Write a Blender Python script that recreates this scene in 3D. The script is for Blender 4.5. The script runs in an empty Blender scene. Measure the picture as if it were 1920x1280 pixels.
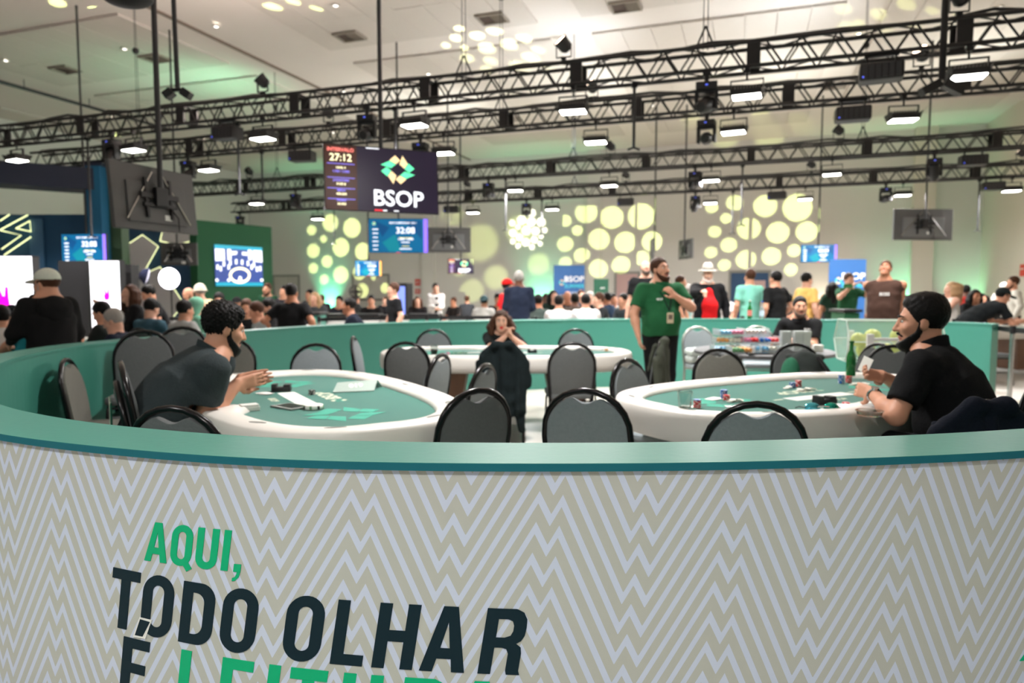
import bpy, bmesh, math, random
import numpy as np
from mathutils import Vector, Matrix
random.seed(7)
SC = bpy.context.scene
COL = SC.collection
R = math.radians
# ------------------------------------------------------------------ camera
CAM_H = 1.40; FPX = 1280.0; PITCH = math.atan(93/1280)
cam_d = bpy.data.cameras.new('camera'); cam = bpy.data.objects.new('camera', cam_d); COL.objects.link(cam)
cam.location = (0, 0, CAM_H); cam.rotation_euler = (math.pi/2 - PITCH, 0, 0)
cam_d.sensor_width = 36; cam_d.lens = 24.0; cam_d.clip_start = .05; cam_d.clip_end = 200
cam_d.dof.use_dof = True; cam_d.dof.focus_distance = 1.75; cam_d.dof.aperture_fstop = 2.8
SC.camera = cam
# ------------------------------------------------------------------ world + exposure
w = bpy.data.worlds.new('hall_ambient'); SC.world = w; w.use_nodes = True
w.node_tree.nodes['Background'].inputs[0].default_value = (.95, .98, 1, 1)
w.node_tree.nodes['Background'].inputs[1].default_value = .22
SC.view_settings.view_transform = 'Standard'; SC.view_settings.look = 'None'
SC.view_settings.exposure = 0.55; SC.view_settings.gamma = 1.0; SC.view_settings.use_curve_mapping = False
SC.cycles.max_bounces = 6; SC.cycles.diffuse_bounces = 3; SC.cycles.glossy_bounces = 3
SC.cycles.transmission_bounces = 6; SC.cycles.transparent_max_bounces = 8
SC.cycles.caustics_reflective = False; SC.cycles.caustics_refractive = False
SC.cycles.sample_clamp_indirect = 4.0
SC.cycles.use_denoising = True
# ------------------------------------------------------------------ hall light levels (the hall's LED floods)
FLOOD_W = 70.0         # watts per truss flood
FLOOD_COL = (1.0, .965, .95)
# ------------------------------------------------------------------ projection helpers: a pixel of the photo -> a place in the hall
_c, _s = math.cos(PITCH), math.sin(PITCH)
def ray(px, py):
    u = (px-960)/FPX; q = (640-py)/FPX
    return u, _c+q*_s, -_s+q*_c
def onz(px, py, z):
    a, b, d = ray(px, py); t = (z-CAM_H)/d
    return Vector((a*t, b*t, z))
def ony(px, py, Y):
    a, b, d = ray(px, py); t = Y/b
    return Vector((a*t, Y, CAM_H+d*t))
HA = R(19); EX = Vector((math.cos(HA), -math.sin(HA), 0)); EY = Vector((math.sin(HA), math.cos(HA), 0))
def hall(u, v, z=0.0): return EX*u + EY*v + Vector((0, 0, z))
def onv(px, py, v):                       # on the plane parallel to the back wall at hall distance v
    a, b, d = ray(px, py); t = v/(a*EY.x+b*EY.y)
    return Vector((a*t, b*t, CAM_H+d*t))
# ------------------------------------------------------------------ materials
def lin(c):
    return tuple(((x/255)/12.92 if x/255 <= .04045 else ((x/255+.055)/1.055)**2.4) for x in c)
MATS = {}
def M(name, rgb=None, rough=.55, metal=0.0, var=.06, vscale=30.0, bump=0.0, bscale=200.0, emit=0.0, alpha=None, trans=0.0, spec=None, sheen=0.0, coat=0.0):
    if name in MATS: return MATS[name]
    m = bpy.data.materials.new(name); m.use_nodes = True; MATS[name] = m
    nt = m.node_tree; b = nt.nodes['Principled BSDF']; L = nt.links
    col = lin(rgb)
    b.inputs['Roughness'].default_value = rough; b.inputs['Metallic'].default_value = metal
    tc = nt.nodes.new('ShaderNodeTexCoord')
    if var > 0:
        n = nt.nodes.new('ShaderNodeTexNoise'); n.inputs['Scale'].default_value = vscale; n.inputs['Detail'].default_value = 3
        L.new(tc.outputs['Object'], n.inputs['Vector'])
        mx = nt.nodes.new('ShaderNodeMix'); mx.data_type = 'RGBA'
        mx.inputs[6].default_value = tuple(x*(1-var) for x in col)+(1,); mx.inputs[7].default_value = tuple(min(1, x*(1+var)) for x in col)+(1,)
        L.new(n.outputs['Fac'], mx.inputs[0]); L.new(mx.outputs[2], b.inputs['Base Color'])
        if emit: L.new(mx.outputs[2], b.inputs['Emission Color'])
    else:
        b.inputs['Base Color'].default_value = col+(1,)
        b.inputs['Emission Color'].default_value = col+(1,)
    if emit: b.inputs['Emission Strength'].default_value = emit
    if bump:
        n2 = nt.nodes.new('ShaderNodeTexNoise'); n2.inputs['Scale'].default_value = bscale; n2.inputs['Detail'].default_value = 2
        L.new(tc.outputs['Object'], n2.inputs['Vector'])
        bp = nt.nodes.new('ShaderNodeBump'); bp.inputs['Strength'].default_value = bump; bp.inputs['Distance'].default_value = .01
        L.new(n2.outputs['Fac'], bp.inputs['Height']); L.new(bp.outputs['Normal'], b.inputs['Normal'])
    if trans: b.inputs['Transmission Weight'].default_value = trans
    if alpha is not None: b.inputs['Alpha'].default_value = alpha
    if spec is not None: b.inputs['Specular IOR Level'].default_value = spec
    if sheen: b.inputs['Sheen Weight'].default_value = sheen
    if coat: b.inputs['Coat Weight'].default_value = coat
    return m
def cloth(name, rgb, **k): return M(name, rgb, rough=.9, var=.12, vscale=60, bump=.25, bscale=90, spec=.2, **k)
# ------------------------------------------------------------------ mesh building
def set_smooth(me, ang=None):
    me.polygons.foreach_set('use_smooth', [True]*len(me.polygons))
    if ang is not None:
        try: me.set_sharp_from_angle(angle=R(ang))
        except Exception: pass
def link(name, me, parent=None, loc=None, rot=None):
    o = bpy.data.objects.new(name, me); COL.objects.link(o)
    if parent is not None: o.parent = parent
    if loc is not None: o.location = loc
    if rot is not None: o.rotation_euler = rot
    return o
class MB:
    def __init__(s): s.v = []; s.f = []; s.m = []; s.cur = 0
    def add(s, V, F):
        k = len(s.v); s.v += [tuple(p) for p in V]; s.f += [tuple(i+k for i in f) for f in F]; s.m += [s.cur]*len(F); return s
    def box(s, c, d, mat=None):
        c = Vector(c); h = Vector(d)/2
        V = [Vector((x*h.x, y*h.y, z*h.z)) for x in (-1, 1) for y in (-1, 1) for z in (-1, 1)]
        if mat is not None: V = [mat @ p for p in V]
        V = [p+c for p in V]
        return s.add(V, [(0,1,3,2),(4,6,7,5),(0,4,5,1),(2,3,7,6),(0,2,6,4),(1,5,7,3)])
    def bbox(s, c, d, b, mat=None):        # chamfered box
        bm = bmesh.new(); bmesh.ops.create_cube(bm, size=1)
        for p in bm.verts: p.co = Vector((p.co.x*d[0], p.co.y*d[1], p.co.z*d[2]))
        bmesh.ops.bevel(bm, geom=bm.edges[:], offset=b, segments=2, profile=.6, affect='EDGES')
        bm.verts.ensure_lookup_table(); T = mat or Matrix.Identity(3)
        V = [T @ p.co + Vector(c) for p in bm.verts]; F = [[q.index for q in f.verts] for f in bm.faces]; bm.free()
        return s.add(V, F)
    def cyl(s, a, b, r, r2=None, n=12, caps=True):
        a, b = Vector(a), Vector(b); r2 = r if r2 is None else r2
        z = (b-a).normalized(); x = z.orthogonal().normalized(); y = z.cross(x)
        V = []
        for P, q in ((a, r), (b, r2)):
            V += [P+(x*math.cos(t)+y*math.sin(t))*q for t in (2*math.pi*i/n for i in range(n))]
        F = [(i, (i+1) % n, n+(i+1) % n, n+i) for i in range(n)]
        if caps: F += [tuple(range(n-1, -1, -1)), tuple(range(n, 2*n))]
        return s.add(V, F)
    def tube(s, P, r, n=8, closed=False):
        P = [Vector(p) for p in P]; N = len(P); V = []; F = []; x = None
        for i, p in enumerate(P):
            a = P[i-1] if (i or closed) else P[0]; b = P[(i+1) % N] if (i < N-1 or closed) else P[-1]
            t = (b-a).normalized()
            x = t.orthogonal().normalized() if x is None else (x-t*x.dot(t)).normalized()
            y = t.cross(x); rr = r[i] if isinstance(r, (list, tuple)) else r
            V += [p+(x*math.cos(q)+y*math.sin(q))*rr for q in (2*math.pi*k/n for k in range(n))]
        for i in range(N if closed else N-1):
            j = (i+1) % N
            F += [(i*n+k, i*n+(k+1) % n, j*n+(k+1) % n, j*n+k) for k in range(n)]
        if not closed: F += [tuple(range(n-1, -1, -1)), tuple((N-1)*n+k for k in range(n))]
        return s.add(V, F)
    def lathe(s, prof, c=(0, 0, 0), n=20):
        c = Vector(c); V = []; F = []; m = len(prof)
        for i in range(n):
            t = 2*math.pi*i/n
            V += [c+Vector((r*math.cos(t), r*math.sin(t), z)) for r, z in prof]
        for i in range(n):
            j = (i+1) % n
            F += [(i*m+k, j*m+k, j*m+k+1, i*m+k+1) for k in range(m-1)]
        return s.add(V, F)
    def prism(s, poly, z0, z1, T=None):     # polygon (x,y) extruded in z, T an optional function on points
        n = len(poly); V = [Vector((x, y, z0)) for x, y in poly]+[Vector((x, y, z1)) for x, y in poly]
        if T: V = [T(p) for p in V]
        return s.add(V, [tuple(range(n-1, -1, -1)), tuple(range(n, 2*n))]+[(i, (i+1) % n, n+(i+1) % n, n+i) for i in range(n)])
    def quad(s, a, b, c, d): return s.add([a, b, c, d], [(0, 1, 2, 3)])
    def mesh(s, mats, smooth=None):
        me = bpy.data.meshes.new('m'); me.from_pydata(s.v, [], s.f)
        for m in (mats if isinstance(mats, (list, tuple)) else [mats]): me.materials.append(m)
        if any(s.m): me.polygons.foreach_set('material_index', s.m)
        bm = bmesh.new(); bm.from_mesh(me); bmesh.ops.recalc_face_normals(bm, faces=bm.faces[:]); bm.to_mesh(me); bm.free()
        if smooth is not None: set_smooth(me, smooth)
        return me
    def build(s, name, mats, parent=None, smooth=None, loc=None, rot=None):
        return link(name, s.mesh(mats, smooth), parent, loc, rot)
def tag(o, label=None, cat=None, group=None, kind=None):
    if label: o['label'] = label
    if cat: o['category'] = cat
    if group: o['group'] = group
    if kind: o['kind'] = kind
    return o
def thing(name, label, cat, loc=(0, 0, 0), rz=0.0, group=None):
    o = bpy.data.objects.new(name, None); COL.objects.link(o); o.empty_display_size = .1
    o.location = loc; o.rotation_euler = (0, 0, rz)
    return tag(o, label, cat, group)
def copy_tree(o, parent=None, name=None):
    c = o.copy(); COL.objects.link(c); c.parent = parent
    for ch in o.children: copy_tree(ch, c)
    return c
def struct(o): o['kind'] = 'structure'; return o
# flat shapes with holes -> mesh in the XY plane
def flat_mesh(contours, mats, depth=0.0):
    from mathutils.geometry import tessellate_polygon
    V = [p for C in contours for p in C]; n = len(V)
    T = tessellate_polygon([[Vector((x, y, 0)) for x, y in C] for C in contours])
    if depth:
        P = [(x, y, depth) for x, y in V]+[(x, y, -depth) for x, y in V]
        F = [tuple(t) for t in T]+[tuple(i+n for i in reversed(t)) for t in T]; k = 0
        for C in contours:
            m = len(C); F += [(k+i, k+i+n, k+(i+1) % m+n, k+(i+1) % m) for i in range(m)]; k += m
    else: P = [(x, y, 0) for x, y in V]; F = [tuple(t) for t in T]
    me = bpy.data.meshes.new('flat'); me.from_pydata(P, [], F)
    bm = bmesh.new(); bm.from_mesh(me); bmesh.ops.recalc_face_normals(bm, faces=bm.faces[:]); bm.to_mesh(me); bm.free()
    for m in (mats if isinstance(mats, (list, tuple)) else [mats]): me.materials.append(m)
    return me
def text_mesh(txt, size, mat, align='CENTER', bold=0.0, xs=1.0, shear=0.0):
    cu = bpy.data.curves.new('t', 'FONT'); cu.body = txt; cu.size = size; cu.align_x = align; cu.align_y = 'CENTER'; cu.offset = bold; cu.shear = shear
    cu.resolution_u = 3
    o = bpy.data.objects.new('t', cu)
    me = bpy.data.meshes.new_from_object(o)
    bpy.data.objects.remove(o); bpy.data.curves.remove(cu)
    if xs != 1.0: me.transform(Matrix.Diagonal((xs, 1, 1, 1)))
    me.materials.clear(); me.materials.append(mat)
    return me
# ------------------------------------------------------------------ soft bodies: a distance field meshed as one continuous surface
def V3(*a): return np.array(a[0] if len(a) == 1 else a, float)
def unit(a): a = V3(a); return a/max(1e-9, np.linalg.norm(a))
class SDF:
    def __init__(s): s.p = []
    def cap(s, a, b, r1, r2=None, m=0, k=.03, n=None, f=1.0):      # tapered limb; flattened by f along n
        s.p.append(('c', V3(a), V3(b), r1, r1 if r2 is None else r2, m, k, None if n is None else unit(n), f)); return s
    def ell(s, c, r, m=0, k=.03, rot=None):
        s.p.append(('e', V3(c), V3(r), m, k, np.eye(3) if rot is None else np.array(rot))); return s
    def sub(s, c, r, k=.01, rot=None):
        s.p.append(('s', V3(c), V3(r), k, np.eye(3) if rot is None else np.array(rot))); return s
    def cut(s, pt, n, k=.004, box=None):                           # removes the side n points to (inside box=(centre, radius))
        s.p.append(('x', V3(pt), unit(n), k, box)); return s
    def noise(s, amp, freq, seed=0): s.p.append(('n', amp, freq, seed)); return s
    def mesh(s, h, mats, smooth_iter=0):
        lo = V3(1e9, 1e9, 1e9); hi = -lo
        for q in s.p:
            if q[0] == 'c':
                rr = max(q[3], q[4])
                lo = np.minimum(lo, np.minimum(q[1], q[2])-rr); hi = np.maximum(hi, np.maximum(q[1], q[2])+rr)
            elif q[0] == 'e':
                rr = q[2].max(); lo = np.minimum(lo, q[1]-rr); hi = np.maximum(hi, q[1]+rr)
        lo = lo-3*h; hi = hi+3*h
        n = np.ceil((hi-lo)/h).astype(int)+1
        ax = [(lo[i]+h*np.arange(n[i])).astype(np.float32) for i in range(3)]
        D = np.full(n, .5, np.float32); RAW = np.full(n, .5, np.float32); L = np.zeros(n, np.int8)
        def sl(a, b):
            i0 = np.clip(np.floor((a-lo)/h).astype(int), 0, n-1); i1 = np.clip(np.ceil((b-lo)/h).astype(int)+1, 1, n)
            S = tuple(slice(i0[i], i1[i]) for i in range(3))
            X = ax[0][S[0]][:, None, None]; Y = ax[1][S[1]][None, :, None]; Z = ax[2][S[2]][None, None, :]
            return S, X, Y, Z
        def ell(c, r, Rm, X, Y, Z):
            dx, dy, dz = X-c[0], Y-c[1], Z-c[2]
            if np.allclose(Rm, np.eye(3)): a, b, d = dx, dy, dz
            else:
                a = dx*Rm[0, 0]+dy*Rm[1, 0]+dz*Rm[2, 0]; b = dx*Rm[0, 1]+dy*Rm[1, 1]+dz*Rm[2, 1]; d = dx*Rm[0, 2]+dy*Rm[1, 2]+dz*Rm[2, 2]
            k0 = np.sqrt((a/r[0])**2+(b/r[1])**2+(d/r[2])**2)
            k1 = np.sqrt((a/r[0]**2)**2+(b/r[1]**2)**2+(d/r[2]**2)**2)
            return k0*(k0-1)/np.maximum(k1, 1e-6)
        for q in s.p:
            if q[0] in 'ce':
                if q[0] == 'c':
                    _, a, b, r1, r2, m, k, nn, f = q; rr = max(r1, r2)+k+2*h
                    S, X, Y, Z = sl(np.minimum(a, b)-rr, np.maximum(a, b)+rr)
                    ab = b-a; l2 = max(1e-9, ab@ab)
                    dx, dy, dz = X-a[0], Y-a[1], Z-a[2]
                    t = np.clip((dx*ab[0]+dy*ab[1]+dz*ab[2])/l2, 0, 1)
                    ex, ey, ez = dx-t*ab[0], dy-t*ab[1], dz-t*ab[2]
                    if nn is None: d = np.sqrt(ex*ex+ey*ey+ez*ez)
                    else:
                        w_ = (ex*nn[0]+ey*nn[1]+ez*nn[2]); d = np.sqrt(np.maximum(0, ex*ex+ey*ey+ez*ez-w_*w_+(w_/f)**2))
                    d = d-(r1+(r2-r1)*t)
                    if nn is not None: d = d*(.5+.5*f)
                else:
                    _, c, r, m, k, Rm = q; rr = r.max()+k+2*h
                    S, X, Y, Z = sl(c-rr, c+rr); d = ell(c, r, Rm, X, Y, Z)
                d = d.astype(np.float32); o = D[S]; hh = np.clip(.5+.5*(o-d)/k, 0, 1)
                D[S] = o*(1-hh)+d*hh-k*hh*(1-hh)
                w2 = d < RAW[S]; L[S] = np.where(w2, m, L[S]); RAW[S] = np.where(w2, d, RAW[S])
            elif q[0] == 's':
                _, c, r, k, Rm = q; rr = r.max()+k+2*h
                S, X, Y, Z = sl(c-rr, c+rr); d = -ell(c, r, Rm, X, Y, Z).astype(np.float32); o = D[S]
                hh = np.clip(.5-.5*(o-d)/k, 0, 1); D[S] = o*(1-hh)+d*hh+k*hh*(1-hh)
            elif q[0] == 'x':
                _, pt, nn, k, bx = q
                if bx is None: S, X, Y, Z = sl(lo, hi)
                else: S, X, Y, Z = sl(V3(bx[0])-bx[1], V3(bx[0])+bx[1])
                d = ((X-pt[0])*nn[0]+(Y-pt[1])*nn[1]+(Z-pt[2])*nn[2]).astype(np.float32); D[S] = np.maximum(D[S], d)
            elif q[0] == 'n':
                _, amp, fr, sd = q; X, Y, Z = ax[0][:, None, None], ax[1][None, :, None], ax[2][None, None, :]
                a = sd*1.7
                D += (amp*(np.sin(fr*X+a+1.3*np.sin(fr*.6*Z))*np.sin(fr*Y*1.1+2*a)+.7*np.sin(fr*1.3*Z+a+1.1*np.sin(fr*.7*X))*np.sin(fr*.9*Y+.5*a))).astype(np.float32)
        D[0], D[-1], D[:, 0], D[:, -1], D[:, :, 0], D[:, :, -1] = .1, .1, .1, .1, .1, .1
        return nets(D, L, lo, h, mats)
def nets(D, L, lo, h, mats):
    nx, ny, nz = D.shape; I = D < 0
    C = np.zeros((nx-1, ny-1, nz-1), np.int8)
    offs = [(i, j, k) for i in (0, 1) for j in (0, 1) for k in (0, 1)]
    for i, j, k in offs: C += I[i:nx-1+i, j:ny-1+j, k:nz-1+k]
    act = np.argwhere((C > 0) & (C < 8))
    if len(act) == 0: return bpy.data.meshes.new('empty')
    idx = np.full(C.shape, -1, np.int32); idx[act[:, 0], act[:, 1], act[:, 2]] = np.arange(len(act))
    val = np.stack([D[act[:, 0]+i, act[:, 1]+j, act[:, 2]+k] for i, j, k in offs], 1)
    P = np.zeros((len(act), 3)); cnt = np.zeros(len(act)); O = np.array(offs, float)
    for a in range(8):
        for b in range(a+1, 8):
            if abs(O[a]-O[b]).sum() != 1: continue
            va, vb = val[:, a], val[:, b]; x = (va < 0) != (vb < 0)
            t = np.where(x, va/np.where(x, va-vb, 1), 0)
            P += np.where(x[:, None], O[a]+t[:, None]*(O[b]-O[a]), 0); cnt += x
    P = (act+P/cnt[:, None])*h+lo
    lab = L[act[:, 0], act[:, 1], act[:, 2]]
    Q = []
    for axis in range(3):
        sA = [slice(1, -1)]*3; sB = [slice(1, -1)]*3; sA[axis] = slice(0, -1); sB[axis] = slice(1, None)
        A, B = I[tuple(sA)], I[tuple(sB)]
        e = np.argwhere(A != B)
        if len(e) == 0: continue
        fl = A[e[:, 0], e[:, 1], e[:, 2]]
        base = e.copy()
        for q in range(3):
            if q != axis: base[:, q] += 1
        u, v = (axis+1) % 3, (axis+2) % 3
        def cell(du, dv):
            c = base.copy(); c[:, u] += du; c[:, v] += dv
            return idx[c[:, 0], c[:, 1], c[:, 2]]
        q4 = np.stack([cell(-1, -1), cell(0, -1), cell(0, 0), cell(-1, 0)], 1)
        q4[~fl] = q4[~fl][:, ::-1]; Q.append(q4)
    Q = np.concatenate(Q); Q = Q[(Q >= 0).all(1)]
    # one light relaxation pass keeps the surface even
    acc = np.zeros_like(P); c2 = np.zeros(len(P))
    for a in range(4):
        np.add.at(acc, Q[:, a], P[Q[:, (a+1) % 4]]); np.add.at(c2, Q[:, a], 1)
    P = P*.6+.4*acc/np.maximum(c2, 1)[:, None]
    me = bpy.data.meshes.new('soft'); me.vertices.add(len(P)); me.vertices.foreach_set('co', P.astype(np.float32).ravel())
    me.loops.add(len(Q)*4); me.loops.foreach_set('vertex_index', Q.astype(np.int32).ravel())
    me.polygons.add(len(Q)); me.polygons.foreach_set('loop_start', np.arange(0, len(Q)*4, 4, dtype=np.int32))
    me.polygons.foreach_set('material_index', lab[Q[:, 0]].astype(np.int32)); me.polygons.foreach_set('use_smooth', np.ones(len(Q), bool))
    for m in (mats if isinstance(mats, (list, tuple)) else [mats]): me.materials.append(m)
    me.update(calc_edges=True); me.validate()
    return me
# ================================================================== THE HALL
CEIL = 7.3; VB = 28.7; UR = 7.85; UL = -24.0; VF = -9.0
m_wall = M('wall_paint', (226, 222, 217), rough=.8, var=.03, vscale=.6)
m_wall_r = M('wall_paint_warm', (226, 219, 206), rough=.8, var=.03, vscale=.6)
m_ceil = M('ceiling_plaster', (232, 223, 216), rough=.85, var=.02, vscale=.4)
m_panel = M('perforated_ceiling_panel', (216, 207, 199), rough=.85, var=.05, vscale=25, bump=.15, bscale=60)
m_floor = M('polished_concrete', (196, 190, 180), rough=.32, var=.10, vscale=1.3, bump=.03, bscale=6)
m_black = M('black_steel', (22, 22, 24), rough=.45, metal=.3, var=.2)
m_blackp = M('black_plastic', (20, 20, 22), rough=.5, var=.15)
m_dgrey = M('dark_grey_metal', (58, 58, 60), rough=.5, metal=.4, var=.1)
m_chrome = M('chrome', (200, 200, 200), rough=.18, metal=1.0, var=.03)
m_white = M('white_lacquer', (232, 230, 226), rough=.4, var=.03)
def hall_box(name, mat, u0, u1, v0, v1, z0, z1, parent=None):
    b = MB(); P = [hall(u, v, z) for u in (u0, u1) for v in (v0, v1) for z in (z0, z1)]
    b.add(P, [(0,1,3,2),(4,6,7,5),(0,4,5,1),(2,3,7,6),(0,2,6,4),(1,5,7,3)])
    return b.build(name, mat, parent)
floor = struct(hall_box('floor', m_floor, UL, UR+.3, VF, VB+.3, -.1, 0))
wall_back = struct(hall_box('wall_back', m_wall, UL, UR+.3, VB, VB+.3, 0, CEIL))
wall_right = struct(hall_box('wall_right', m_wall_r, UR, UR+.3, VF, VB, 0, CEIL))
wall_left = struct(hall_box('wall_left', m_wall, UL-.3, UL, VF, VB, 0, CEIL))
ceiling = struct(hall_box('ceiling', m_ceil, UL, UR+.3, VF, VB+.3, CEIL, CEIL+.1))
# tiled zones hanging a hand below the plaster, every panel on its own
pw, pl = .66, 1.66
pm = MB().box((0, 0, 0), (pw-.012, pl-.012, .05)).mesh(m_panel)
vent_m = M('vent_slat', (150, 140, 130), rough=.5, var=.1); vent_d = M('vent_dark', (70, 55, 48), rough=.7)
zones_u = [(-24, 2), (-18.7, 9), (-9.75, 8), (-3.5, 8), (2.6, 7)]
zones_v = [6.0, 11.4, 15.75, 20.1, 24.4]
for v0 in zones_v:
    for u0, n in zones_u:
        for i in range(n):
            for j in range(2):
                if (v0 > 24 and j): continue
                q = link('ceiling_panel', pm, ceiling, hall(u0+pw*(i+.5), v0+pl*(j+.5), CEIL-.028+random.uniform(-.004, .004)), (0, 0, -HA))
vent_frame = MB().box((0, .24, 0), (.62, .04, .05)).box((0, -.24, 0), (.62, .04, .05)).box((.29, 0, 0), (.04, .44, .05)).box((-.29, 0, 0), (.04, .44, .05)).mesh(vent_m)
vent_back = MB().box((0, 0, .02), (.54, .44, .01)).mesh(vent_d)
slat = MB().box((0, 0, 0), (.25, .012, .05), Matrix.Rotation(R(35), 3, 'X')).mesh(vent_m)
def vent(u, v):
    t = link('air_vent', None, ceiling, hall(u, v, CEIL-.08), (0, 0, -HA))
    link('vent_frame', vent_frame, t); link('vent_back', vent_back, t)
    for k in range(8): link('vent_slat', slat, t, (.13, -.19+k*.054, 0))
for u, v in [(-17.1, 13.6), (-14.15, 13.7), (-8.75, 14), (-5.3, 14.1), (-2.5, 14.4), (1.5, 14.3), (-6, 8.5), (-16.5, 10.6), (-5.0, 21.5), (-1.5, 21.7), (-7.7, 22.3), (2.2, 21.8), (4.2, 19.5)]: vent(u, v)
dl_ring = M('downlight_ring', (225, 220, 214), rough=.3); dl_on = M('downlight_bulb', (255, 250, 240), emit=3.0, var=0)
dmesh = MB().lathe([(.03, .02), (.085, .01), (.095, -.005), (.085, -.012), (.06, -.008)], n=14).mesh(dl_ring, 40)
bmesh_ = MB().lathe([(0, -.012), (.03, -.01), (.045, .004), (.03, .02)], n=10).mesh(dl_on, 60)
for v0 in (12.6, 17.4, 21.7):
    for u in (-20.2, -17.8, -14.6, -11.0, -8.1, -5.9, -3.0, -.4, 2.2, 5.0):
        t = link('downlight', None, ceiling, hall(u+random.uniform(-.3, .3), v0+random.uniform(-.5, .5), CEIL-.08))
        link('ring', dmesh, t); link('bulb', bmesh_, t)
# long dark seam rail and the cable tray pipe under the plaster
o = hall_box('trim_1', M('seam_metal', (120, 105, 95), rough=.5), -11.9, -11.83, 6, VB, CEIL-.05, CEIL+.01); struct(o)
b = MB(); b.cyl(hall(-19.2, 9, CEIL-.25), hall(-19.2, 19.2, CEIL-.25), .05, n=8)
for k in range(5): b.cyl(hall(-19.2, 10+2*k, CEIL-.25), hall(-19.2, 10+2*k, CEIL+.02), .012, n=6)
tag(b.build('conduit_pipe', m_dgrey, smooth=40), 'dark conduit pipe slung under the ceiling at upper left', 'pipe')
# pilaster and columns on the walls
for n_, u0, u1, d in ((1, 5.6, 6.3, .35), (2, -14.2, -13.6, .2), (3, -6.5, -5.9, .2)):
    struct(hall_box('wall_pilaster_%d' % n_, m_wall_r if n_ == 1 else m_wall, u0, u1, VB-d, VB, 0, CEIL))
struct(hall_box('trim_2', m_wall, UL, 5.6, VB-.06, VB, 5.3, 5.42))
m_frame = M('door_frame', (150, 148, 142), rough=.5); m_door = M('door_paint', (205, 200, 192), rough=.5); m_void = M('doorway_blue_room', (50, 82, 120), rough=.7); m_voidp = M('doorway_pink_room', (214, 178, 176), rough=.7)
def door(n_, px0, px1, kind):
    a = onv(px0, 547, VB); e = onv(px1, 547, VB); u0 = a.dot(EX); u1 = e.dot(EX); zt = 2.15
    t = bpy.data.objects.new('door_%d' % n_, None); COL.objects.link(t); t['kind'] = 'structure'
    for x0, x1, z0, z1 in ((u0-.09, u0, 0, zt+.1), (u1, u1+.09, 0, zt+.1), (u0, u1, zt, zt+.1)):
        hall_box('door_frame', m_frame, x0, x1, VB-.06, VB+.0, z0, z1, t)
    if kind == 'leaf':
        mid = (u0+u1)/2
        for x0, x1 in ((u0+.01, mid-.01), (mid+.01, u1-.01)):
            l = hall_box('door_leaf', m_door, x0, x1, VB-.04, VB-.002, .02, zt-.01, t)
            hall_box('push_bar', m_dgrey, x0+.1, x1-.1, VB-.1, VB-.05, 1.0, 1.06, l)
    else:
        hall_box('doorway_room', m_void if kind == 'blue' else m_voidp, u0, u1, VB-.03, VB-.002, 0, zt, t)
        hall_box('doorway_poster', m_void if kind != 'blue' else m_voidp, u0+(u1-u0)*.55, u1-.1, VB-.04, VB-.031, .1, zt-.3, t)
door(1, 664, 728, 'leaf'); door(2, 1156, 1196, 'pink'); door(3, 1370, 1440, 'blue'); door(4, 516, 560, 'leaf')
m_red = M('red_sign', (214, 52, 32), rough=.5); m_wtxt = M('sign_white', (240, 240, 236), rough=.5)
for i, (px, py, lb) in enumerate([(783, 529, 'red fire sign high on back wall right of double door'), (783, 546, 'small red fire sign low on back wall right of double door'), (1719, 512, 'red fire sign high on back wall behind brown shirt man'), (1719, 531, 'small red fire sign below another right of brown shirt man')]):
    p = onv(px, py, VB-.02); t = thing('fire_sign', lb, 'sign', p, -HA, 'red fire signs on the back wall')
    MB().box((0, 0, 0), (.26, .02, .3 if i % 2 == 0 else .22)).build('plate', m_red, t)
    MB().box((0, -.012, .04), (.18, .006, .03)).box((0, -.012, -.04), (.18, .006, .03)).build('white_mark', m_wtxt, t)
p = hall(UR-.02, 24.6, 2.05); t = thing('fire_sign', 'red fire sign on the right side wall above cream hoodie man', 'sign', p, -HA+R(-90), 'red fire signs on the back wall')
MB().box((0, 0, 0), (.4, .02, .36)).build('plate', m_red, t); MB().box((0, -.012, .04), (.28, .006, .03)).build('white_mark', m_wtxt, t)
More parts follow.
